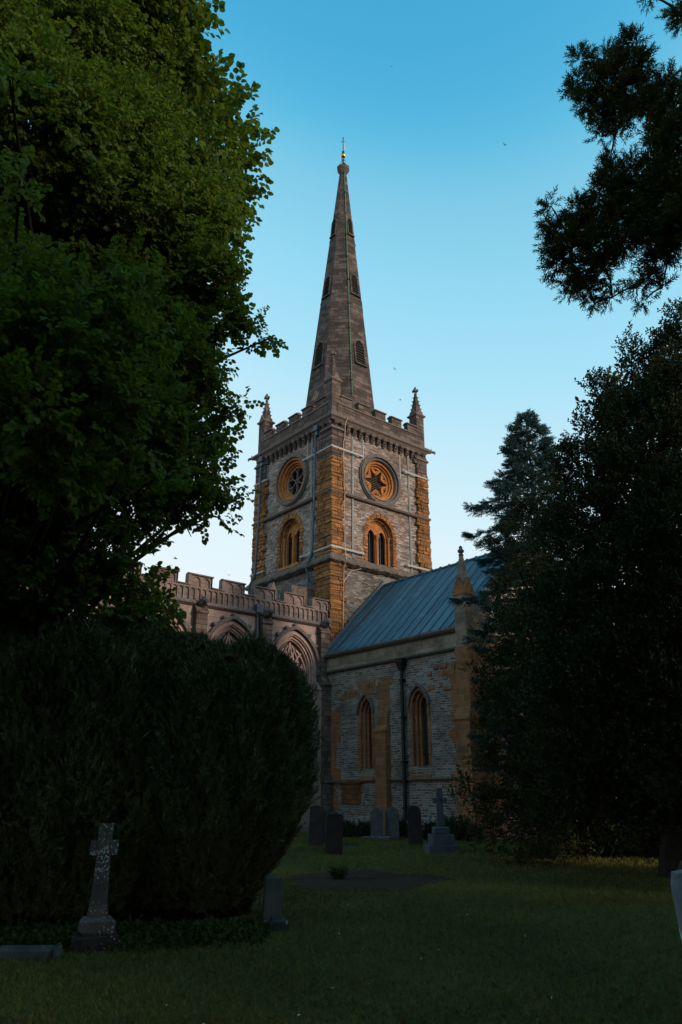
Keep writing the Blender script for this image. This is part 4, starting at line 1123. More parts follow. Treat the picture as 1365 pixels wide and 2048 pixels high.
def limb_mesh(name, base, top, r0, clumps, mat, parent, wob=.15, rlimb=.07, drop=1.0):
    mb = MB(); base = Vector(base); top = Vector(top); n = 9
    pts = [base.lerp(top, i/n)+Vector((random.uniform(-wob, wob), random.uniform(-wob, wob), 0))*(i > 0) for i in range(n+1)]
    rad = [r0*(1.35 if i == 0 else 1)*(1-.82*i/n) for i in range(n+1)]
    mb.tube(pts, rad, 9)
    for c in clumps:
        cc = Vector(c[:3]); t = min(.95, max(.12, ((cc.z-c[3]*.9-drop)-base.z)/(top.z-base.z)*.85+random.uniform(-.12, .06)))
        s = base.lerp(top, t); L = (cc-s).length
        if L < .3: continue
        mid = s.lerp(cc, .5)+Vector((random.uniform(-.15, .15), random.uniform(-.15, .15), random.uniform(.0, .18)*L*.6))
        r = min(rlimb*(.5+.12*L), r0*.55)
        pp = [s.lerp(mid, .0), s.lerp(mid, .5)+Vector((0, 0, .04*L)), mid, mid.lerp(cc, .5), cc]
        mb.tube(pp, [r, r*.8, r*.6, r*.42, r*.2], 5)
        for _ in range(4):                       # side branches inside the clump
            d = Vector((random.gauss(0, 1), random.gauss(0, 1), random.gauss(.2, .8))).normalized()
            q = mid.lerp(cc, random.uniform(.3, 1)); mb.tube([q, q+d*c[3]*.45+Vector((0, 0, .05)), q+d*c[3]*.85], [r*.35, r*.22, r*.08], 4)
    return mb.build(name, mat, parent)

random.seed(21); rng = np.random.default_rng(21)
# ---- the big lime on the left
# clumps of the crown: image pixel x, y, chosen plan distance, half width in pixels
def clumps_from(lst):
    out = []
    for c in lst:
        p = at_pixel(c[0], c[1], c[2]); out.append((p.x, p.y, p.z, c[3]/ppm(c[2], p.z), c[4] if len(c) > 4 else 1.0))
    return out
LIME = [(300, -60, 14.5, 85), (235, 60, 14.5, 120), (370, 130, 14, 70), (430, 125, 13.8, 36), (385, 205, 14, 65), (330, 265, 14.2, 110), (440, 300, 13.8, 60),
        (495, 300, 13.8, 34), (470, 380, 13.8, 62), (440, 455, 13.5, 85), (400, 540, 13.5, 95), (480, 590, 13.6, 55), (505, 650, 13.6, 32), (540, 676, 13.7, 16), (440, 650, 13.6, 70), (400, 740, 13.2, 78),
        (455, 800, 13.4, 42), (495, 815, 13.4, 22), (400, 850, 13.2, 72), (455, 900, 13.4, 48), (430, 965, 13.4, 60), (460, 985, 13.5, 34), (380, 1000, 13, 66), (425, 1030, 13.5, 38), (410, 930, 13, 60), (350, 920, 13, 80), (330, 960, 12.8, 85), (255, 1020, 12.6, 85), (345, 1045, 13, 34),
        (270, 1105, 12.6, 60), (190, 1100, 12.4, 85), (90, 1060, 12, 100), (60, 1180, 12, 90), (170, 1190, 12.2, 75), (270, 1185, 12.5, 55), (320, 1215, 12.5, 42), (315, 1165, 12.6, 40), (285, 1230, 12.3, 50), (230, 1240, 12.2, 60), (140, 1250, 12, 70), (370, 1260, 12.6, 30), (220, 1140, 12.4, 60), (130, 1130, 12.2, 70), (350, 1200, 12.6, 24),
        (120, 60, 13.5, 160), (60, 260, 12.5, 180), (220, 300, 13.5, 150), (300, 430, 13.5, 130), (120, 460, 14.5, 150), (250, 620, 13.5, 130), (330, 700, 13.2, 100),
        (300, 850, 12.8, 110), (180, 800, 12.5, 140), (150, 940, 12.2, 120), (-40, 900, 12, 160), (-60, 600, 12, 180), (-60, 100, 13, 180), (-60, 1150, 12, 120)]
NEAR = [(60, 540, 9.2, 70), (170, 590, 9.2, 85), (235, 545, 9.3, 40), (300, 585, 9.5, 48), (250, 670, 9.3, 90), (120, 690, 9, 110), (310, 740, 9.6, 60), (200, 800, 9.2, 100), (50, 820, 8.8, 110), (280, 880, 9.6, 70), (-20, 650, 8.8, 90),
        (20, 160, 9.4, 60), (130, 930, 9.2, 90), (40, 360, 9.3, 42), (310, 960, 10, 40), (-30, 350, 9, 60)]
EDGE = ((-80, 340), (0, 340), (60, 355), (100, 425), (140, 400), (220, 400), (250, 445), (300, 512), (420, 532), (500, 520), (560, 535), (640, 575), (690, 590), (720, 495), (760, 500), (810, 525), (870, 515), (960, 525), (1040, 520), (1080, 420), (1110, 345), (1200, 372), (1260, 380), (2000, 400))
def inside_edge(c):
    # clumps shift left to keep their reach within the crown's outline in image pixels
    e = min(np.interp(c[1]+dy, [p[0] for p in EDGE], [p[1] for p in EDGE]) for dy in (-.5*c[3], 0, .5*c[3]))-(40 if c[3] > 36 else 26)
    return (min(c[0], e-c[3]*.85),)+tuple(c[1:])
LIME = [inside_edge(c) for c in LIME]; NEAR = [inside_edge(c) for c in NEAR]
lc = clumps_from(LIME); lc2 = clumps_from(NEAR)
# the far side and top of the crown, out of sight from here
lc_back = [(-6.5+random.uniform(-3, 3), 16+random.uniform(-2, 2), z, 2.0, 1.0) for z in (9, 12, 15, 18)]+[(-9.5, 12, 8, 2.2, 1), (-9.5, 13, 13, 2.2, 1), (-6, 13, 20, 2.0, 1)]
lime_t = [spray_lime() for _ in range(5)]
lime = empty('lime_tree', (-6.2, 12.8, gz(-6.2, 12.8)))
def local(o, P): return P-np.array(o.location)
tag(lime, 'huge leafy lime tree filling the left side above the dark yews', 'tree')
P, D = clump_points(lc, 88, puff=(.26, .46), up=.05, out=.9, jitter=.6, keep_in=.84, shrink=.36, shell=(.35, 1.0))
P2, D2 = clump_points(lc2, 90, puff=(.20, .34), up=.3, out=.9, jitter=.5, keep_in=.82, shrink=.30, shell=(.35, 1.0))
P3, D3 = clump_points(lc_back, 26, puff=(.5, .9))
Pa = np.concatenate([P, P2, P3]); Da = np.concatenate([D, D2, D3])
Da[:, 2] -= .15
S_ = np.concatenate([rng.uniform(.75, 1.15, len(P)), rng.uniform(.75, 1.1, len(P2)), rng.uniform(1.5, 2, len(P3))])
scatter('crown', lime_t, local(lime, Pa), Da, S_, M['lime'], lime)
lx, ly, lz = lime.location
limb_mesh('trunk', (0, 0, -.1), (.6, .6, 18), .42, [(a-lx, b-ly, c-lz, r) for a, b, c, r, _ in lc[:]+lc2], M['bark'], lime, .12, .07)

random.seed(22); rng = np.random.default_rng(22)
# ---- clipped yews
yew_t = [spray_needle(.17, 11, .060, .016, .75, .5) for _ in range(4)]
def yew(x, y, R, H, label, n=15000, lean=0, rb=.36, tops=()):
    o = empty('yew_tree', (x, y, gz(x, y)))
    tag(o, label, 'yew tree', 'dark yews below the lime tree')
    ph = rng.uniform(0, 6.28, 6)
    def prof(t):
        return np.where(t < .52, rb+(1-rb)*np.sin(np.clip(t/.52, 0, 1)*PI/2)**1.15, np.where(t < .70, 1.0, np.clip(1-(np.clip(t-.70, 0, 1)/.32)**3.2, 0.0, 1)**.5))
    PP, DD = [], []
    t = rng.uniform(.02, 1.0, n); a = rng.uniform(0, 2*PI, n)
    lum = 1+.05*np.sin(5*a+ph[0]+t*2)+.05*np.sin(9*a+ph[1]-t*5)+.045*np.sin(17*a+ph[2]+t*11)+.035*np.sin(31*a+ph[3]-t*17)+.02*np.sin(53*a+t*29)
    depth = 1-.30*rng.uniform(0, 1, n)**1.6
    r = R*prof(t)*lum*depth
    Hh = H*(1+.03*np.sin(3*a+ph[4])+.03*np.sin(8*a+ph[5]))
    px = r*np.cos(a); py = r*np.sin(a); pz = t*Hh
    P = np.stack([px, py, pz], 1); D = np.stack([np.cos(a)*.55, np.sin(a)*.55, np.full(n, .95)], 1)+rng.normal(size=(n, 3))*.28
    # top dome
    m = n//5; rr = R*np.sqrt(rng.uniform(0, 1, m))*.95; a = rng.uniform(0, 2*PI, m)
    tz = .70+.32*np.clip(1-(rr/R)**2.6, 0, 1)**(1/3.0)
    h = H*(1+.03*np.sin(3*a+ph[4])+.03*np.sin(8*a+ph[5]))*tz+.10*np.sin(7*rr*np.cos(a))*np.sin(7*rr*np.sin(a)+1)-rng.uniform(0, .35, m)
    P2 = np.stack([rr*np.cos(a), rr*np.sin(a), h], 1); D2 = np.stack([np.cos(a)*.3, np.sin(a)*.3, np.ones(m)], 1)+rng.normal(size=(m, 3))*.28
    PP = [P, P2]; DD = [D, D2]
    for tx, ty, tzz, tr, th in tops:            # leading plumes
        k = 420; tt = rng.uniform(0, 1, k); a = rng.uniform(0, 2*PI, k); r = tr*(1-tt)**.7*rng.uniform(.5, 1, k)
        PP.append(np.stack([tx+r*np.cos(a), ty+r*np.sin(a), tzz+tt*th], 1)); DD.append(np.stack([np.cos(a)*.4, np.sin(a)*.4, np.ones(k)], 1)+rng.normal(size=(k, 3))*.25)
    P = np.concatenate(PP); D = np.concatenate(DD)
    scatter('crown', yew_t, P, D, rng.uniform(.5, 1.15, len(P)), M['yew'], o)
    mb = MB()
    for k in range(5):
        an = k*1.26+.3; mb.tube([(math.cos(an)*.12, math.sin(an)*.12, -.1), (math.cos(an)*.2, math.sin(an)*.2, .6), (math.cos(an)*R*.45, math.sin(an)*R*.45, H*.45), (math.cos(an)*R*.5, math.sin(an)*R*.5, H*.8)], [.13, .10, .06, .02], 7)
    # dense inner growth
    mb.build('trunk', M['bark'], o)
    # dense dead inner twigs that stop the view through
    k = 5200; t = rng.uniform(.03, .93, k); a = rng.uniform(0, 2*PI, k); r = R*prof(t)*rng.uniform(.25, .72, k)
    scatter('inner_twigs', [spray_small(6, .3, .16, .5)], np.stack([r*np.cos(a), r*np.sin(a), t*H], 1), rng.normal(size=(k, 3))+np.array([0, 0, .5]), rng.uniform(.9, 1.4, k), M['bark'], o)
    return o
ya = yew(-2.10, 12.6, 1.57, 3.68, 'broad dark yew whose right edge frames the church wall', 38000, tops=[(.7, .2, 3.0, .3, .5), (.2, .3, 3.4, .32, .4), (-.5, 0, 3.5, .35, .5), (-1.1, .2, 3.4, .3, .6), (1.15, .0, 2.6, .25, .5)])
yb = yew(-4.3, 12.3, 2.0, 4.05, 'dark yew under the lime, behind the lichened stone cross', 32000, rb=.6, tops=[(.6, 0, 3.7, .35, .5), (-.4, 0, 3.8, .35, .5)])
yd = yew(-3.35, 13.0, 1.7, 3.95, 'dark yew filling in between the broad right-hand yew and the one behind the cross', 22000, rb=.6, tops=[(.3, 0, 3.85, .4, .4), (-.6, 0, 3.9, .4, .5), (.9, 0, 3.7, .4, .4)])
yc = yew(-7.6, 11.4, 2.0, 4.2, 'dark yew cut off by the left edge of the view', 15000, rb=.6)

random.seed(23); rng = np.random.default_rng(23)
# ---- right hand evergreens
hol_t = [spray_small(8, .24, .075, .5) for _ in range(4)]
def evergreen(name, loc, lst, label, cat, per, mat, tpl, back=(), top=None, r0=.3, group=None, sc=(.8, 1.25), puff=(.26, .46), up=.7, shrink=.28):
    o = empty(name, (loc[0], loc[1], gz(loc[0], loc[1]))); tag(o, label, cat, group)
    c = clumps_from(lst)
    P, D = clump_points(c, per, puff=puff, up=up, out=.7, jitter=.4, keep_in=.84, shrink=shrink, shell=(.4, 1.0))
    Pa, Da, S_ = [P], [D], [rng.uniform(sc[0], sc[1], len(P))]
    if back:
        P3, D3 = clump_points(list(back), 14, puff=(.5, .9)); Pa.append(P3); Da.append(D3); S_.append(rng.uniform(2.2, 3, len(P3)))
    scatter('crown', tpl, local(o, np.concatenate(Pa)), np.concatenate(Da), np.concatenate(S_), mat, o)
    ox, oy, oz = o.location
    limb_mesh('trunk', (0, 0, -.1), top or (0, 0, 8), r0, [(a-ox, b-oy, z-oz, r) for a, b, z, r, _ in c], M['bark'], o, .1, .05)
    return o
TALL = [(1380, 655, 17.5, 48, 1.3), (1345, 690, 17.5, 36, 1.3), (1285, 715, 17.5, 34, 1.5), (1262, 690, 17.6, 17, 1.8), (1330, 790, 17.5, 62, 1.2), (1390, 780, 17, 80), (1212, 785, 17.5, 34, 1.4), (1255, 860, 17.3, 62, 1.2), (1165, 850, 17.8, 24, 1.5), (1135, 905, 17.8, 26, 1.4),
        (1180, 940, 17.4, 58), (1350, 900, 17, 95), (1270, 980, 17, 100), (1400, 1040, 16.5, 120), (1180, 1060, 17.3, 85), (1290, 1140, 16.8, 120), (1180, 1210, 17.3, 105), (1390, 1220, 16.5, 120), (1280, 1310, 16.8, 125), (1160, 1370, 17.3, 105), (1390, 1390, 16.5, 115),
        (1260, 1470, 17, 110), (1150, 1520, 17.5, 90), (1370, 1540, 16.8, 95), (1230, 1610, 17.6, 70), (1310, 1620, 17.4, 60), (1120, 1620, 17.8, 55), (1400, 1640, 17, 55)]
evergreen('evergreen_tree', (7.2, 17.8), TALL, 'tall dark evergreen filling the right side with ragged stepped top', 'tree', 125, M['holly'], hol_t,
          back=[(9, 19, 4, 2, 1), (9.5, 18, 8, 2, 1), (9, 19, 11, 1.6, 1)], top=(.6, -.3, 11.5), r0=.35, shrink=.12)
BUSH = [(1105, 975, 21, 38), (1060, 1020, 21.5, 44), (1020, 1075, 21.5, 42), (1090, 1080, 21, 60), (1040, 1170, 21.5, 66), (1110, 1200, 21, 75), (1008, 1250, 21.5, 45), (1070, 1290, 21, 80), (1010, 1330, 21.3, 50), (972, 1345, 21.5, 26), (945, 1335, 21.6, 15),
        (1040, 1420, 21, 85), (985, 1450, 21.3, 40), (965, 1400, 21.5, 22), (1000, 1530, 21.3, 58), (1080, 1560, 21, 90), (950, 1580, 21.5, 40), (915, 1590, 21.6, 20), (970, 1640, 21.4, 46), (1050, 1650, 21.2, 60), (1000, 1690, 21.4, 30), (1110, 1470, 21, 80), (960, 1500, 21.5, 34), (1000, 1610, 21.3, 60), (955, 1690, 21.4, 34), (930, 1560, 21.6, 22), (1045, 1730, 21.2, 40), (1110, 1700, 21, 60), (985, 1390, 21.4, 40)]
evergreen('holly_tree', (5.6, 21.6), BUSH, 'small-leaved green holly in front of the transept corner, beside the granite cross', 'tree', 70, M['holly'], hol_t, top=(.3, 0, 8.5), r0=.16)

random.seed(24); rng = np.random.default_rng(24)
# ---- blue spruce in front of the transept gable
def spruce(x, y, H, label):
    z0 = gz(x, y); o = empty('spruce_tree', (x, y, z0)); tag(o, label, 'tree')
    P, D = [], []; mb = MB()
    mb.tube([(0, 0, -.1), (.04, 0, H*.3), (0, .03, H*.65), (0, 0, H)], [.24, .18, .09, .015], 8)
    z = H-.15; k = 0
    while z > 2.2:
        dt = H-z; Lb = min(.12+.58*dt**.95, 2.75)*random.uniform(.75, 1.12)
        nb = 6 if dt > 1 else 4
        for i in range(nb):
            a = k*2.4+i*2*PI/nb+random.uniform(-.25, .25); L = Lb*random.uniform(.72, 1.1)
            droop = -.10-.10*min(dt, 4)/4
            pts = []
            for t in np.linspace(0, 1, 7):
                r = L*t; zz = z+L*(.28*t+(droop*2.6)*t*t+.20*t**4)
                pts.append(Vector((math.cos(a)*r, math.sin(a)*r, zz)))
            mb.tube(pts, [.035*(1-t*.85)*(.4+L*.3) for t in np.linspace(0, 1, 7)], 4)
            nsh = int(26*L)+6
            for q in range(nsh):
                t = random.uniform(.18, 1)**.8; f = t*6; j = min(int(f), 5); p = pts[j].lerp(pts[j+1], f-j)
                side = random.choice((-1, 1)); sw = (1-t)*.42*L+.06
                d = (pts[j+1]-pts[j]).normalized(); lat = Vector((-math.sin(a), math.cos(a), 0))*side
                off = random.random()*sw
                pos = p+lat*off+d*off*.5-Vector((0, 0, off*.25+random.uniform(0, .05)))
                for m in range(2):
                    dd = d*.8+lat*random.uniform(.2, .9)+Vector((random.gauss(0, .2), random.gauss(0, .2), random.gauss(.05, .28)))
                    P.append(pos+Vector((random.gauss(0, .03), random.gauss(0, .03), random.gauss(0, .03)))); D.append(dd)
            for q in range(5): P.append(pts[-1]-Vector((math.cos(a), math.sin(a), 0))*.05*q); D.append((pts[-1]-pts[-2]).normalized()+Vector((random.gauss(0, .3), random.gauss(0, .3), .3)))
        z -= .26 if dt < 3 else .34; k += 1
    for q in range(14): P.append(Vector((0, 0, H-.04*q))); D.append(Vector((random.gauss(0, .6), random.gauss(0, .6), 1)))
    P = np.array([tuple(p) for p in P]); D = np.array([tuple(p) for p in D])
    mb.build('trunk', M['bark'], o)
    scatter('crown', [spray_needle(.20, 16, .055, .018, 1.0) for _ in range(3)], P, D, rng.uniform(.8, 1.3, len(P)), M['spruce'], o, roll=1)
    return o
spruce(7.15, 26.2, 15.3, 'blue-green spruce with tiered branches rising behind the holly at the transept gable')

random.seed(25); rng = np.random.default_rng(25)
# ---- overhanging conifer, upper right
FIR = [(1163, 118, 9.2, 17, 1.3), (1155, 165, 9.2, 20, 1.2), (1172, 205, 9.2, 24), (1205, 120, 9.1, 20, 1.4), (1215, 165, 9.1, 28), (1262, 85, 9, 18, 1.7), (1255, 135, 9, 30, 1.2), (1285, 130, 9, 20, 1.3), (1270, 190, 9, 34), (1230, 215, 9.1, 28), (1205, 240, 9.1, 20), (1235, 262, 9.1, 14, .7), (1205, 272, 9.2, 9, .5), (1250, 240, 9, 16),
       (1300, 215, 8.9, 28), (1330, 170, 8.9, 24, 1.2), (1350, 215, 8.9, 36), (1370, 190, 8.8, 30), (1315, 265, 8.9, 28), (1355, 290, 8.8, 40), (1310, 320, 8.9, 24), (1340, 350, 8.8, 36),
       (1222, 312, 9.2, 13, 1.5), (1225, 350, 9.2, 22, 1.2), (1205, 385, 9.2, 26), (1245, 390, 9.1, 32), (1265, 335, 9, 18, 1.2), (1280, 375, 9, 30), (1310, 400, 8.9, 36), (1360, 400, 8.8, 34),
       (1102, 412, 9.3, 12, 1.6), (1100, 448, 9.3, 18, 1.2), (1098, 485, 9.3, 20), (1125, 455, 9.3, 22), (1160, 420, 9.2, 20, 1.2), (1160, 460, 9.2, 28), (1115, 525, 9.3, 24), (1145, 500, 9.2, 30), (1190, 440, 9.2, 30), (1200, 490, 9.1, 32), (1170, 540, 9.2, 28), (1210, 535, 9.1, 24), (1140, 570, 9.3, 18), (1175, 580, 9.2, 20), (1190, 608, 9.2, 8, 1.5), (1225, 595, 9.2, 8, 1.7), (1222, 565, 9.1, 14), (1130, 592, 9.3, 10),
       (1240, 440, 9.1, 34), (1250, 485, 9, 24), (1290, 440, 9, 34), (1340, 450, 8.9, 36), (1300, 485, 9, 24), (1310, 520, 9, 20, 1.3), (1295, 555, 9, 20), (1275, 575, 9, 14), (1290, 600, 9, 11), (1325, 575, 9, 12, .7), (1345, 500, 8.9, 18), (1360, 470, 8.8, 30), (1352, 20, 8.9, 16), (1370, 35, 8.8, 18), (1300, -6, 9, 8), (1410, 240, 8.7, 50), (1410, 420, 8.6, 60)]
fo = empty('conifer_tree', (8.1, 9.0, gz(8.1, 9.0))); tag(fo, 'dark conifer boughs reaching in from the upper right edge against the sky', 'tree')
fc = clumps_from(FIR); fb = [(8.6+random.uniform(-.6, .6), 8.6+random.uniform(-.6, .6), z, 1.5, 1) for z in (7, 9, 11, 13)]
P, D = clump_points(fc, 460, puff=(.10, .18), up=.15, out=.9, jitter=.45, keep_in=.95, shell=(.1, 1.0), shrink=.03)
P3, D3 = clump_points(fb, 30, puff=(.3, .6))
scatter('crown', [spray_needle(.13, 13, .050, .012, .8) for _ in range(4)], local(fo, np.concatenate([P, P3])), np.concatenate([D, D3]), np.concatenate([rng.uniform(.8, 1.25, len(P)), rng.uniform(3, 4, len(P3))]), M['fir'], fo, roll=1)
fx, fy, fz = fo.location
def bough_mesh():
    # a few main boughs leave the trunk and fork from clump to clump
    mb = MB(); mb.tube([(0, 0, -.1), (.05, 0, 4), (0, .08, 8), (.1, .2, 13.5)], [.34, .27, .18, .05], 9)
    pts = [Vector((a-fx, b-fy, c-fz)) for a, b, c, r, _ in fc]; order = sorted(range(len(pts)), key=lambda i: -pts[i].x); done = []
    for i in order:
        p = pts[i]
        if len(done) < 3: q = Vector((.05, .1, p.z-.7))
        else: q = min((pts[j] for j in done), key=lambda v: (v-p).length)
        L = (p-q).length; m = q.lerp(p, .5)+Vector((0, 0, .10*L)); r = .012+.010*max(0, p.x+4)
        mb.tube([q, q.lerp(m, .5)+Vector((0, 0, .03*L)), m, p], [r*1.3, r*1.1, r, r*.7], 5); done.append(i)
    return mb.build('trunk', M['bark'], fo)
bough_mesh()

random.seed(26); rng = np.random.default_rng(26)
# ---- unseen limes added behind and beside the viewpoint to shade the lawn
def shade_lime(x, y, H, R_, rot, src=None):
    if src is None:
        o = empty('lime_tree', (x, y, gz(x, y)))
        cl = [(random.uniform(-1, 1)*R_*.75, random.uniform(-1, 1)*R_*.75, random.uniform(.42, .95)*H, R_*random.uniform(.38, .6), 1.0) for _ in range(20)]
        P, D = clump_points(cl, 9, puff=(.5, .9), keep_in=.8)
        scatter('crown', lime_t, P, D, rng.uniform(2.2, 3.2, len(P)), M['lime'], o)
        limb_mesh('trunk', (0, 0, -.1), (.2, .1, H*.85), .4, [c[:4] for c in cl], M['bark'], o)
    else:
        o = src.copy(); COL.objects.link(o); o.location = (x, y, gz(x, y))
        for ch in src.children:
            c = ch.copy(); COL.objects.link(c); c.parent = o
    o.rotation_euler = (0, 0, rot); tag(o, 'leafy lime added out of view to shade the lawn', 'tree', 'shade limes added out of view')
    return o
av = shade_lime(-7.5, -8.5, 16, 5.0, 0)
for x, y, r_ in ((8.5, -8.5, 1.3), (0.5, -17, 2.5), (16.5, .5, 4.0), (-16, 0, 5.1), (-15, -15, .6), (15, -15, 3.3)): shade_lime(x, y, 16, 5.0, r_, av)
# ---- more evergreens beyond the right-hand group, closing the view under the crowns
def thicket(x, y, R_, H, label):
    o = empty('evergreen_shrub', (x, y, gz(x, y))); tag(o, label, 'shrub', 'evergreen shrubs under the right-hand trees')
    cl = [(random.uniform(-1, 1)*R_*.5, random.uniform(-1, 1)*R_*.5, H*f, R_*.62, 1.1) for f in (.12, .3, .45, .62, .78, .9)]
    P, D = clump_points(cl, 60, puff=(.26, .46), up=.7, keep_in=.8)
    scatter('crown', hol_t, P, D, rng.uniform(1.1, 1.7, len(P)), M['holly'], o)
    limb_mesh('trunk', (0, 0, -.1), (0, 0, H*.8), .12, [c[:4] for c in cl], M['bark'], o, .05, .04)
for x, y, r_, h, lb in ((6.6, 22.5, 1.5, 3.2, 'dark rounded shrub under the evergreens, next right of the holly'), (9.0, 22.0, 1.8, 4.2, 'dark tall shrub under the big evergreen, right of the rounded shrub'), (11.6, 21.5, 1.9, 4.2, 'dark shrub at the far right edge under the big evergreen'),
                       (8.4, 26.5, 2.0, 5.5, 'tall dark shrub hiding the foot of the transept gable'), (11.5, 26.0, 2.2, 6.5, 'tall dark shrub beyond the right-hand evergreen'), (14.5, 24, 2.2, 6.0, 'outermost tall dark shrub on the right')):
    thicket(x, y, r_, h, lb)

for x, y, r_, h, lb in ((13.5, -7, 3.0, 8, 'unseen evergreen added to shade the lawn, furthest behind the viewpoint'), (15.0, -2, 3.0, 8, 'unseen evergreen added to shade the lawn, right and level with the viewpoint'), (16.0, 4.5, 3.0, 8, 'unseen evergreen added to shade the lawn, right of the near headstones'), (15.5, 11, 3.0, 8, 'unseen evergreen added to shade the lawn, right of the tall evergreen')):  # out-of-frame evergreens added to keep the low sun off the lawn
    thicket(x, y, r_, h, lb)

# ================================================================== GRAVESTONES
def slab(name, pts, th, mat, loc, rz, label, cat='gravestone', lean=(0, 0), group=None, bevel=.012):
    # headstone outline (x, z) with thickness th and softened edges
    mb = MB()
    def ring(y, ins):
        cx = sum(p[0] for p in pts)/len(pts); cz = sum(p[1] for p in pts)/len(pts)
        return [(p[0]+(cx-p[0])/max(.05, math.hypot(p[0]-cx, p[1]-cz))*ins, y, p[1]+(cz-p[1])/max(.05, math.hypot(p[0]-cx, p[1]-cz))*ins) for p in pts]
    mb.loft([ring(-th/2, bevel), ring(-th/2+bevel, 0), ring(th/2-bevel, 0), ring(th/2, bevel)])
    o = mb.build(name, M[mat]); o.location = loc; o.rotation_euler = (lean[0], lean[1], rz)
    tag(o, label, cat, group); return o
def headshape(w, h, kind):
    hw = w/2; base = [(-hw, -.15), (hw, -.15)]
    if kind == 'round': return base+[(hw, h-hw*.75)]+[(hw*math.cos(t), h-hw*.75+hw*.75*math.sin(t)) for t in np.linspace(.15, PI-.15, 9)]+[(-hw, h-hw*.75)]
    if kind == 'shoulder': return base+[(hw, h-.22), (hw-.02, h-.14), (hw*.72, h-.13)]+[(hw*.72*math.cos(t), h-.13+.13*math.sin(t)) for t in np.linspace(.25, PI-.25, 7)]+[(-hw*.72, h-.13), (-hw+.02, h-.14), (-hw, h-.22)]
    return base+[(hw, h-.05), (hw-.04, h-.005), (0, h+.02), (-hw+.05, h), (-hw, h-.06)]
def stone_at(px0, px1, ptop, pbase, kind, mat, th, rz, label, lean=(0, 0), name='headstone'):
    g = ground_at_pixel((px0+px1)/2, pbase); k = ppm(math.hypot(g.x, g.y), .5)
    w = (px1-px0)/k/max(.6, math.cos(rz)); h = (pbase-ptop)/k
    return slab(name, headshape(w, h, kind), th, mat, g, rz, label, lean=lean)
stone_at(617, 646, 1618, 1692, 'flat', 'g_dark', .12, -.1, 'leaning dark headstone half hidden by the right edge of the broad yew', (-.05, .04))
stone_at(650, 684, 1634, 1709, 'flat', 'g_dark', .24, .12, 'squat square-topped dark headstone standing left of the lawn centre', (.0, .035))
g3 = stone_at(742, 767, 1621, 1679, 'round', 'g_grey', .12, .05, 'pale round-topped headstone on a lichened base by the church wall')
stone_at(772, 799, 1618, 1679, 'round', 'g_grey', .13, -.1, 'grey round-topped headstone between the pale one and the dark one', (0, 0))
stone_at(819, 846, 1617, 1690, 'round', 'g_dark', .14, .08, 'tall dark round-topped headstone in front of the black downpipe', (0, -.04))
mb = MB(); mb.rock(-.48, .48, -.16, .16, -.12, .11, .03, .015); gl = mb.build('plinth', M['g_lichen'], g3); gl.location = (-.04, -.10, 0)
# low ledger behind the leaning stone
g = ground_at_pixel(655, 1688); mb = MB(); mb.rock(-.35, .35, -.14, .14, 0, 1.02, .03, .01); o = mb.build('headstone', M['g_dark']); o.location = g+Vector((-.05, .5, -.05)); o.rotation_euler = (0, .03, .2)
tag(o, 'worn brown headstone just behind the squat square-topped one', 'gravestone')
# stepped cross of blue granite
g = ground_at_pixel(884, 1704); gc = empty('cross_monument', g, .12); tag(gc, 'blue-grey granite cross on three square steps beside the holly', 'grave cross')
def part(name, fn, mat, par): mb = MB(); fn(mb); return mb.build(name, M[mat], par)
part('lower_step', lambda m: m.rock(-.45, .45, -.40, .40, -.1, .19, .012, .003), 'g_blue', gc)
part('middle_step', lambda m: m.rock(-.325, .325, -.29, .29, .188, .47, .012, .003), 'g_blue', gc)
part('upper_step', lambda m: m.rock(-.225, .225, -.20, .20, .468, .67, .03, .003), 'g_blue', gc)
def crs(m):
    pts = [(-.10, .66), (.10, .66), (.085, 1.30), (.20, 1.30), (.20, 1.46), (.08, 1.46), (.08, 1.72), (-.08, 1.72), (-.08, 1.46), (-.20, 1.46), (-.20, 1.30), (-.085, 1.30)]
    m.poly(lambda x, z, d: (x, d, z), pts, -.065, .065)
part('cross', crs, 'g_blue', gc)
# lichened cross on the left
g = ground_at_pixel(196, 1898); g = Vector((-2.83, 9.92, gz(-2.83, 9.92))); gc = empty('cross_monument', g, .38); gc.scale = (.95, .95, .955); tag(gc, 'stone cross speckled with pale lichen on a rough stepped base in front of the yews', 'grave cross')
part('lower_step', lambda m: m.rock(-.28, .28, -.26, .26, -.1, .15, .03, .02), 'g_dark', gc)
part('upper_step', lambda m: m.rock(-.20, .20, -.18, .18, .145, .33, .04, .012), 'g_lichen', gc)
def crs2(m):
    pts = [(-.135, .32), (.135, .32), (.135, .38), (.112, .44), (.090, 1.02), (.185, 1.02), (.185, 1.19), (.092, 1.19), (.097, 1.385), (-.097, 1.385), (-.092, 1.19), (-.185, 1.19), (-.185, 1.02), (-.090, 1.02), (-.112, .44), (-.135, .38)]
    n = len(pts); F = lambda x, z, d: (x, d, z)
    def ins(p, k): x, z = p; return (x*(1-k), z)
    pts = [(x*.88, z) for x, z in pts]
    rings = []
    m.poly(F, [ins(p, .10) for p in pts], -.085, .085); m.poly(F, pts, -.068, .068)
c2 = part('cross', crs2, 'g_lichen', gc); 
# small pillar at the foot of the yew
g = ground_at_pixel(543, 1858); o = empty('grave_marker', g, .2); tag(o, 'small grey tapering grave marker at the foot of the broad yew', 'grave marker')
part('shaft', lambda m: m.loft([[(-r, -r, z), (r, -r, z), (r, r, z), (-r, r, z)] for r, z in ((.12, .1), (.095, .60), (.06, .64))]), 'g_moss', o)
part('base', lambda m: m.rock(-.19, .19, -.17, .17, -.08, .12, .02, .008), 'g_moss', o)
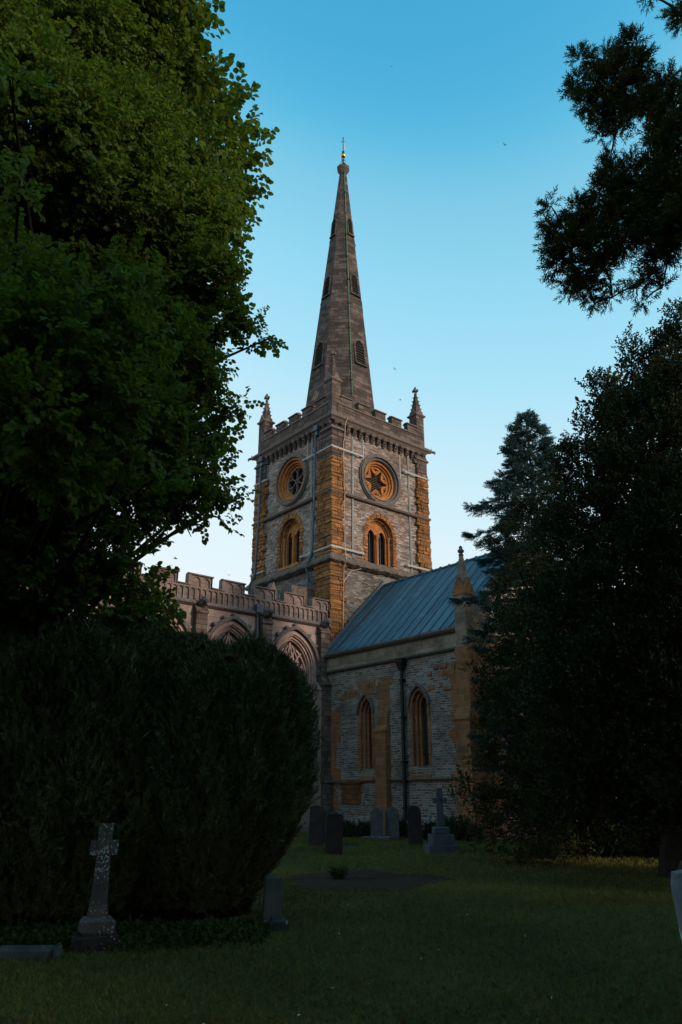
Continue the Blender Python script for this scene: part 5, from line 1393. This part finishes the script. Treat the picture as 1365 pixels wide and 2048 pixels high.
# stones at the left edge
slab('headstone', headshape(.55, .78, 'round'), .12, 'g_moss', (-4.62, 10.0, gz(-4.6, 10)), .1, 'dark mossy headstone cut by the left edge, left of the lichened cross', lean=(-.08, .05))
mb = MB(); x = -5.6
while x < -3.05:
    L = random.uniform(.45, .8); mb.rock(x, min(x+L, -3.0)-.01, -.11, .11, -.1, .13+random.uniform(-.02, .02), .03, .012); x += L
o = mb.build('stone_kerb', M['g_moss']); o.location = (0, 9.25, 0); o.rotation_euler = (0, 0, .0); tag(o, 'low mossy stone kerb lying in grass at the lower left', 'kerb')
# near pale slab at the right edge
slab('headstone', headshape(.78, 1.31, 'shoulder'), .13, 'g_pale', (2.62, 5.45, 0), -.12, 'pale blue-grey headstone with bright lichen spots at the right edge, nearest the viewer', lean=(.0, -.062))
slab('headstone', headshape(.62, 1.24, 'round'), .12, 'g_dark', (2.93, 6.5, 0), -.2, 'brownish headstone peeping above the pale lichened one at the right edge')

# ================================================================== EARTH, GRASS, SMALL PLANTS
def earth(px, py, rx, ry, h, label):
    g = ground_at_pixel(px, py); n = 40; mb = MB(); rings = []
    ph = [random.uniform(0, 6) for _ in range(3)]
    for f, z in ((1.03, -.05), (1.0, .008), (.93, h*.5), (.8, h), (.5, h*1.1), (.25, h*.8), (.02, h*.9)):
        rings.append([(rx*f*math.cos(t)*(1+.16*math.sin(3*t+ph[0])+.09*math.sin(7*t+ph[1])+.05*math.sin(13*t)), ry*f*math.sin(t)*(1+.22*math.sin(2*t+ph[2])+.12*math.sin(5*t)+.06*math.sin(11*t)-.25*math.cos(t)**2), z+gz(g.x+rx*f*math.cos(t), g.y+ry*f*math.sin(t))-gz(g.x, g.y)+random.uniform(-.016, .016)*(f < 1)) for t in np.linspace(0, 2*PI, n+1)[:-1]])
    mb.loft(rings); o = mb.build('earth_patch', M['soil']); o.location = g; tag(o, label, 'earth patch')
earth(725, 1762, 1.72, 1.55, .05, 'wide bare patch of dug brown earth across the middle of the lawn')
earth(703, 1691, .26, .45, .05, 'small strip of bare earth beside the squat headstone')

def in_yew(x, y):
    return ((x+2.05)**2+(y-12.55)**2 < 1.1) | ((x+4.5)**2+(y-12)**2 < 1.7) | ((x+7.6)**2+(y-11.4)**2 < 1.7)
def church_side(x, y):
    dx, dy = x-CP[0], y-CP[1]; u = dx*-math.cos(YAW)+dy*-math.sin(YAW); v = dx*math.sin(YAW)-dy*math.cos(YAW)
    return (u < .65) & (v < 9.6) | (v < .3)
N = 230000
yy = 5.2+(38-5.2)*rng.uniform(0, 1, N)**1.9
xx = rng.uniform(-1, 1, N)*(yy*.50+1.0)
eg = ground_at_pixel(725, 1762)
ok = ~in_yew(xx, yy) & ~church_side(xx, yy) & (((xx-eg.x)/1.7)**2+((yy-eg.y)/1.35)**2 > rng.uniform(.25, 1.15, N)**.6)
xx, yy = xx[ok], yy[ok]; n = len(xx)
base = np.stack([xx, yy, ground_z(xx, yy)-.005], 1)
q = np.array([(-.5, 0, 0), (.5, 0, 0), (.42, .55, .08), (-.42, .55, .08)], 'f'); q2 = np.array([(-.42, .55, .08), (.42, .55, .08), (.06, 1, .28), (-.06, 1, .28)], 'f')
gt = (np.concatenate([q, q2])*np.array([.006, .055, .055], 'f'), np.array([(0, 1, 2, 3), (4, 5, 6, 7)]))
gt2 = join_tpl([(gt[0]@rotz(a).T+np.array([x, 0, z_], 'f'), gt[1]) for a, x, z_ in ((0, 0, 0), (.5, .015, .01), (-.6, -.014, -.01))])
sc = rng.uniform(.5, 1.25, n)*(.62+yy*.030)
scatter('grass', [gt2, gt], base, np.stack([rng.normal(0, .35, n), rng.normal(0, .35, n), np.ones(n)], 1), sc, M['grass'], roll=1)
tag(bpy.data.objects['grass'], 'short mown grass of the churchyard lawn', 'grass', kind='stuff')
# daisies and fallen petals
n = 70; yy = 6+26*rng.uniform(0, 1, n)**1.3; xx = rng.uniform(-.42, .42, n)*yy
dq = np.array([(-1, -1, 0), (1, -1, 0), (1, 1, 0), (-1, 1, 0)], 'f')*.008
ok = ~church_side(xx, yy); xx, yy = xx[ok], yy[ok]; n = len(xx)
scatter('daisies', [(dq, np.array([(0, 1, 2, 3)]))], np.stack([xx, yy, ground_z(xx, yy)+.06], 1), np.stack([rng.normal(0, 1, n), rng.normal(0, 1, n), rng.normal(0, .2, n)], 1), rng.uniform(.6, 1.4, n), M['daisy'])
tag(bpy.data.objects['daisies'], 'tiny pale daisies and petals dotted over the lawn', 'daisies', kind='stuff')
# undergrowth below the yews
n = 3600; a = rng.uniform(0, 1, n); xx = -7+6.1*a; yy = 10.65+rng.normal(0, .35, n)-.35*np.sin(a*3); 
scatter('undergrowth', [spray_small(6, .26, .08, .8) for _ in range(3)], np.stack([xx, yy, ground_z(xx, yy)], 1), np.stack([rng.normal(0, .6, n), rng.normal(0, .6, n), np.full(n, .8)], 1), rng.uniform(.3, .75, n), M['weed'])
tag(bpy.data.objects['undergrowth'], 'low weeds and ivy along the foot of the yews', 'undergrowth', kind='stuff')
def low_plant(px, py, r, h, label, n=260, mat='holly', group='low shrubs at the foot of the church wall'):
    g = ground_at_pixel(px, py); o = empty('low_shrub', g); tag(o, label, 'shrub', group)
    u = rng.normal(size=(n, 3)); u /= np.linalg.norm(u, axis=1, keepdims=True); u[:, 2] = abs(u[:, 2]); rr = rng.uniform(.4, 1, n)[:, None]
    P = u*rr*np.array([r, r*.7, h])*(1+.25*np.sin(5*u[:, :1]*3)); D = u*.6+np.array([0, 0, .8])+rng.normal(size=(n, 3))*.35
    scatter('foliage', hol_t, P, D, rng.uniform(.7, 1.2, n), M[mat], o)
    mb = MB()
    for k in range(5): a = k*1.25; mb.tube([(0, 0, -.05), (math.cos(a)*r*.4, math.sin(a)*r*.3, h*.5), (math.cos(a)*r*.7, math.sin(a)*r*.5, h*.85)], [.02, .012, .005], 4)
    mb.build('stems', M['bark'], o)
low_plant(697, 1676, .32, .42, 'dark low shrub at the wall between the squat and pale headstones')
low_plant(728, 1674, .35, .40, 'dark low shrub touching the left side of the pale round headstone')
low_plant(806, 1676, .30, .50, 'dark low shrub between the two rightmost round headstones')
low_plant(862, 1680, .30, .45, 'dark low shrub left of the granite cross at the wall')
low_plant(905, 1680, .5, .60, 'spreading low shrub right of the granite cross at the wall', 420)
low_plant(935, 1682, .5, .55, 'low shrub between the granite cross and the holly', 420)
low_plant(676, 1762, .05, .04, 'small leafy weed growing on the bare earth patch', 40, 'weed', None)

# ================================================================== BIRDS
def bird(px, py, d, s, ang, bank, label):
    p = at_pixel(px, py, d); mb = MB()
    mb.loft([[(x, r*math.cos(t), r*.8*math.sin(t)) for t in np.linspace(0, 2*PI, 7)[:-1]] for x, r in ((.11, .004), (.08, .022), (.02, .03), (-.06, .018), (-.10, .008))])
    for sg in (-1, 1):
        mb.raw([(.05, sg*.02, 0), (.0, sg*.02, 0), (.04, sg*.12, .05), (-.02, sg*.11, .05), (-.09, sg*.24, .03)], [(0, 1, 3, 2), (2, 3, 4)])
        mb.raw([(-.09, 0, 0), (-.09, sg*.015, 0), (-.19, sg*.05, 0)], [(0, 1, 2)])
    o = mb.build('swallow', M['bird']); o.location = p; o.rotation_euler = (bank, 0, ang); o.scale = (s, s, s)
    tag(o, label, 'bird', 'swallows flying round the church')
bird(351, 1117, 36, 1.1, .6, .5, 'swallow in the sky gap just above the battlements beside the lime tree')
bird(343, 1131, 40, .8, 2.2, -.3, 'swallow lowest and leftmost, almost touching the chancel battlements')
bird(458, 1150, 42, .7, 1.2, .2, 'swallow low over the chancel battlements left of the tower')
bird(801, 800, 44, .8, .2, .9, 'swallow beside the right tower pinnacle')
bird(790, 738, 46, .7, 2.5, .3, 'swallow above the right tower pinnacle and right of the spire foot')
bird(1009, 289, 40, .9, 1.4, .8, 'swallow high on the right, alone in the blue sky')
bird(530, 838, 44, .6, .4, .5, 'swallow between the lime leaves and the left tower pinnacle')
bird(784, 133, 40, .4, .4, .2, 'tiny swallow high above the spire tip')
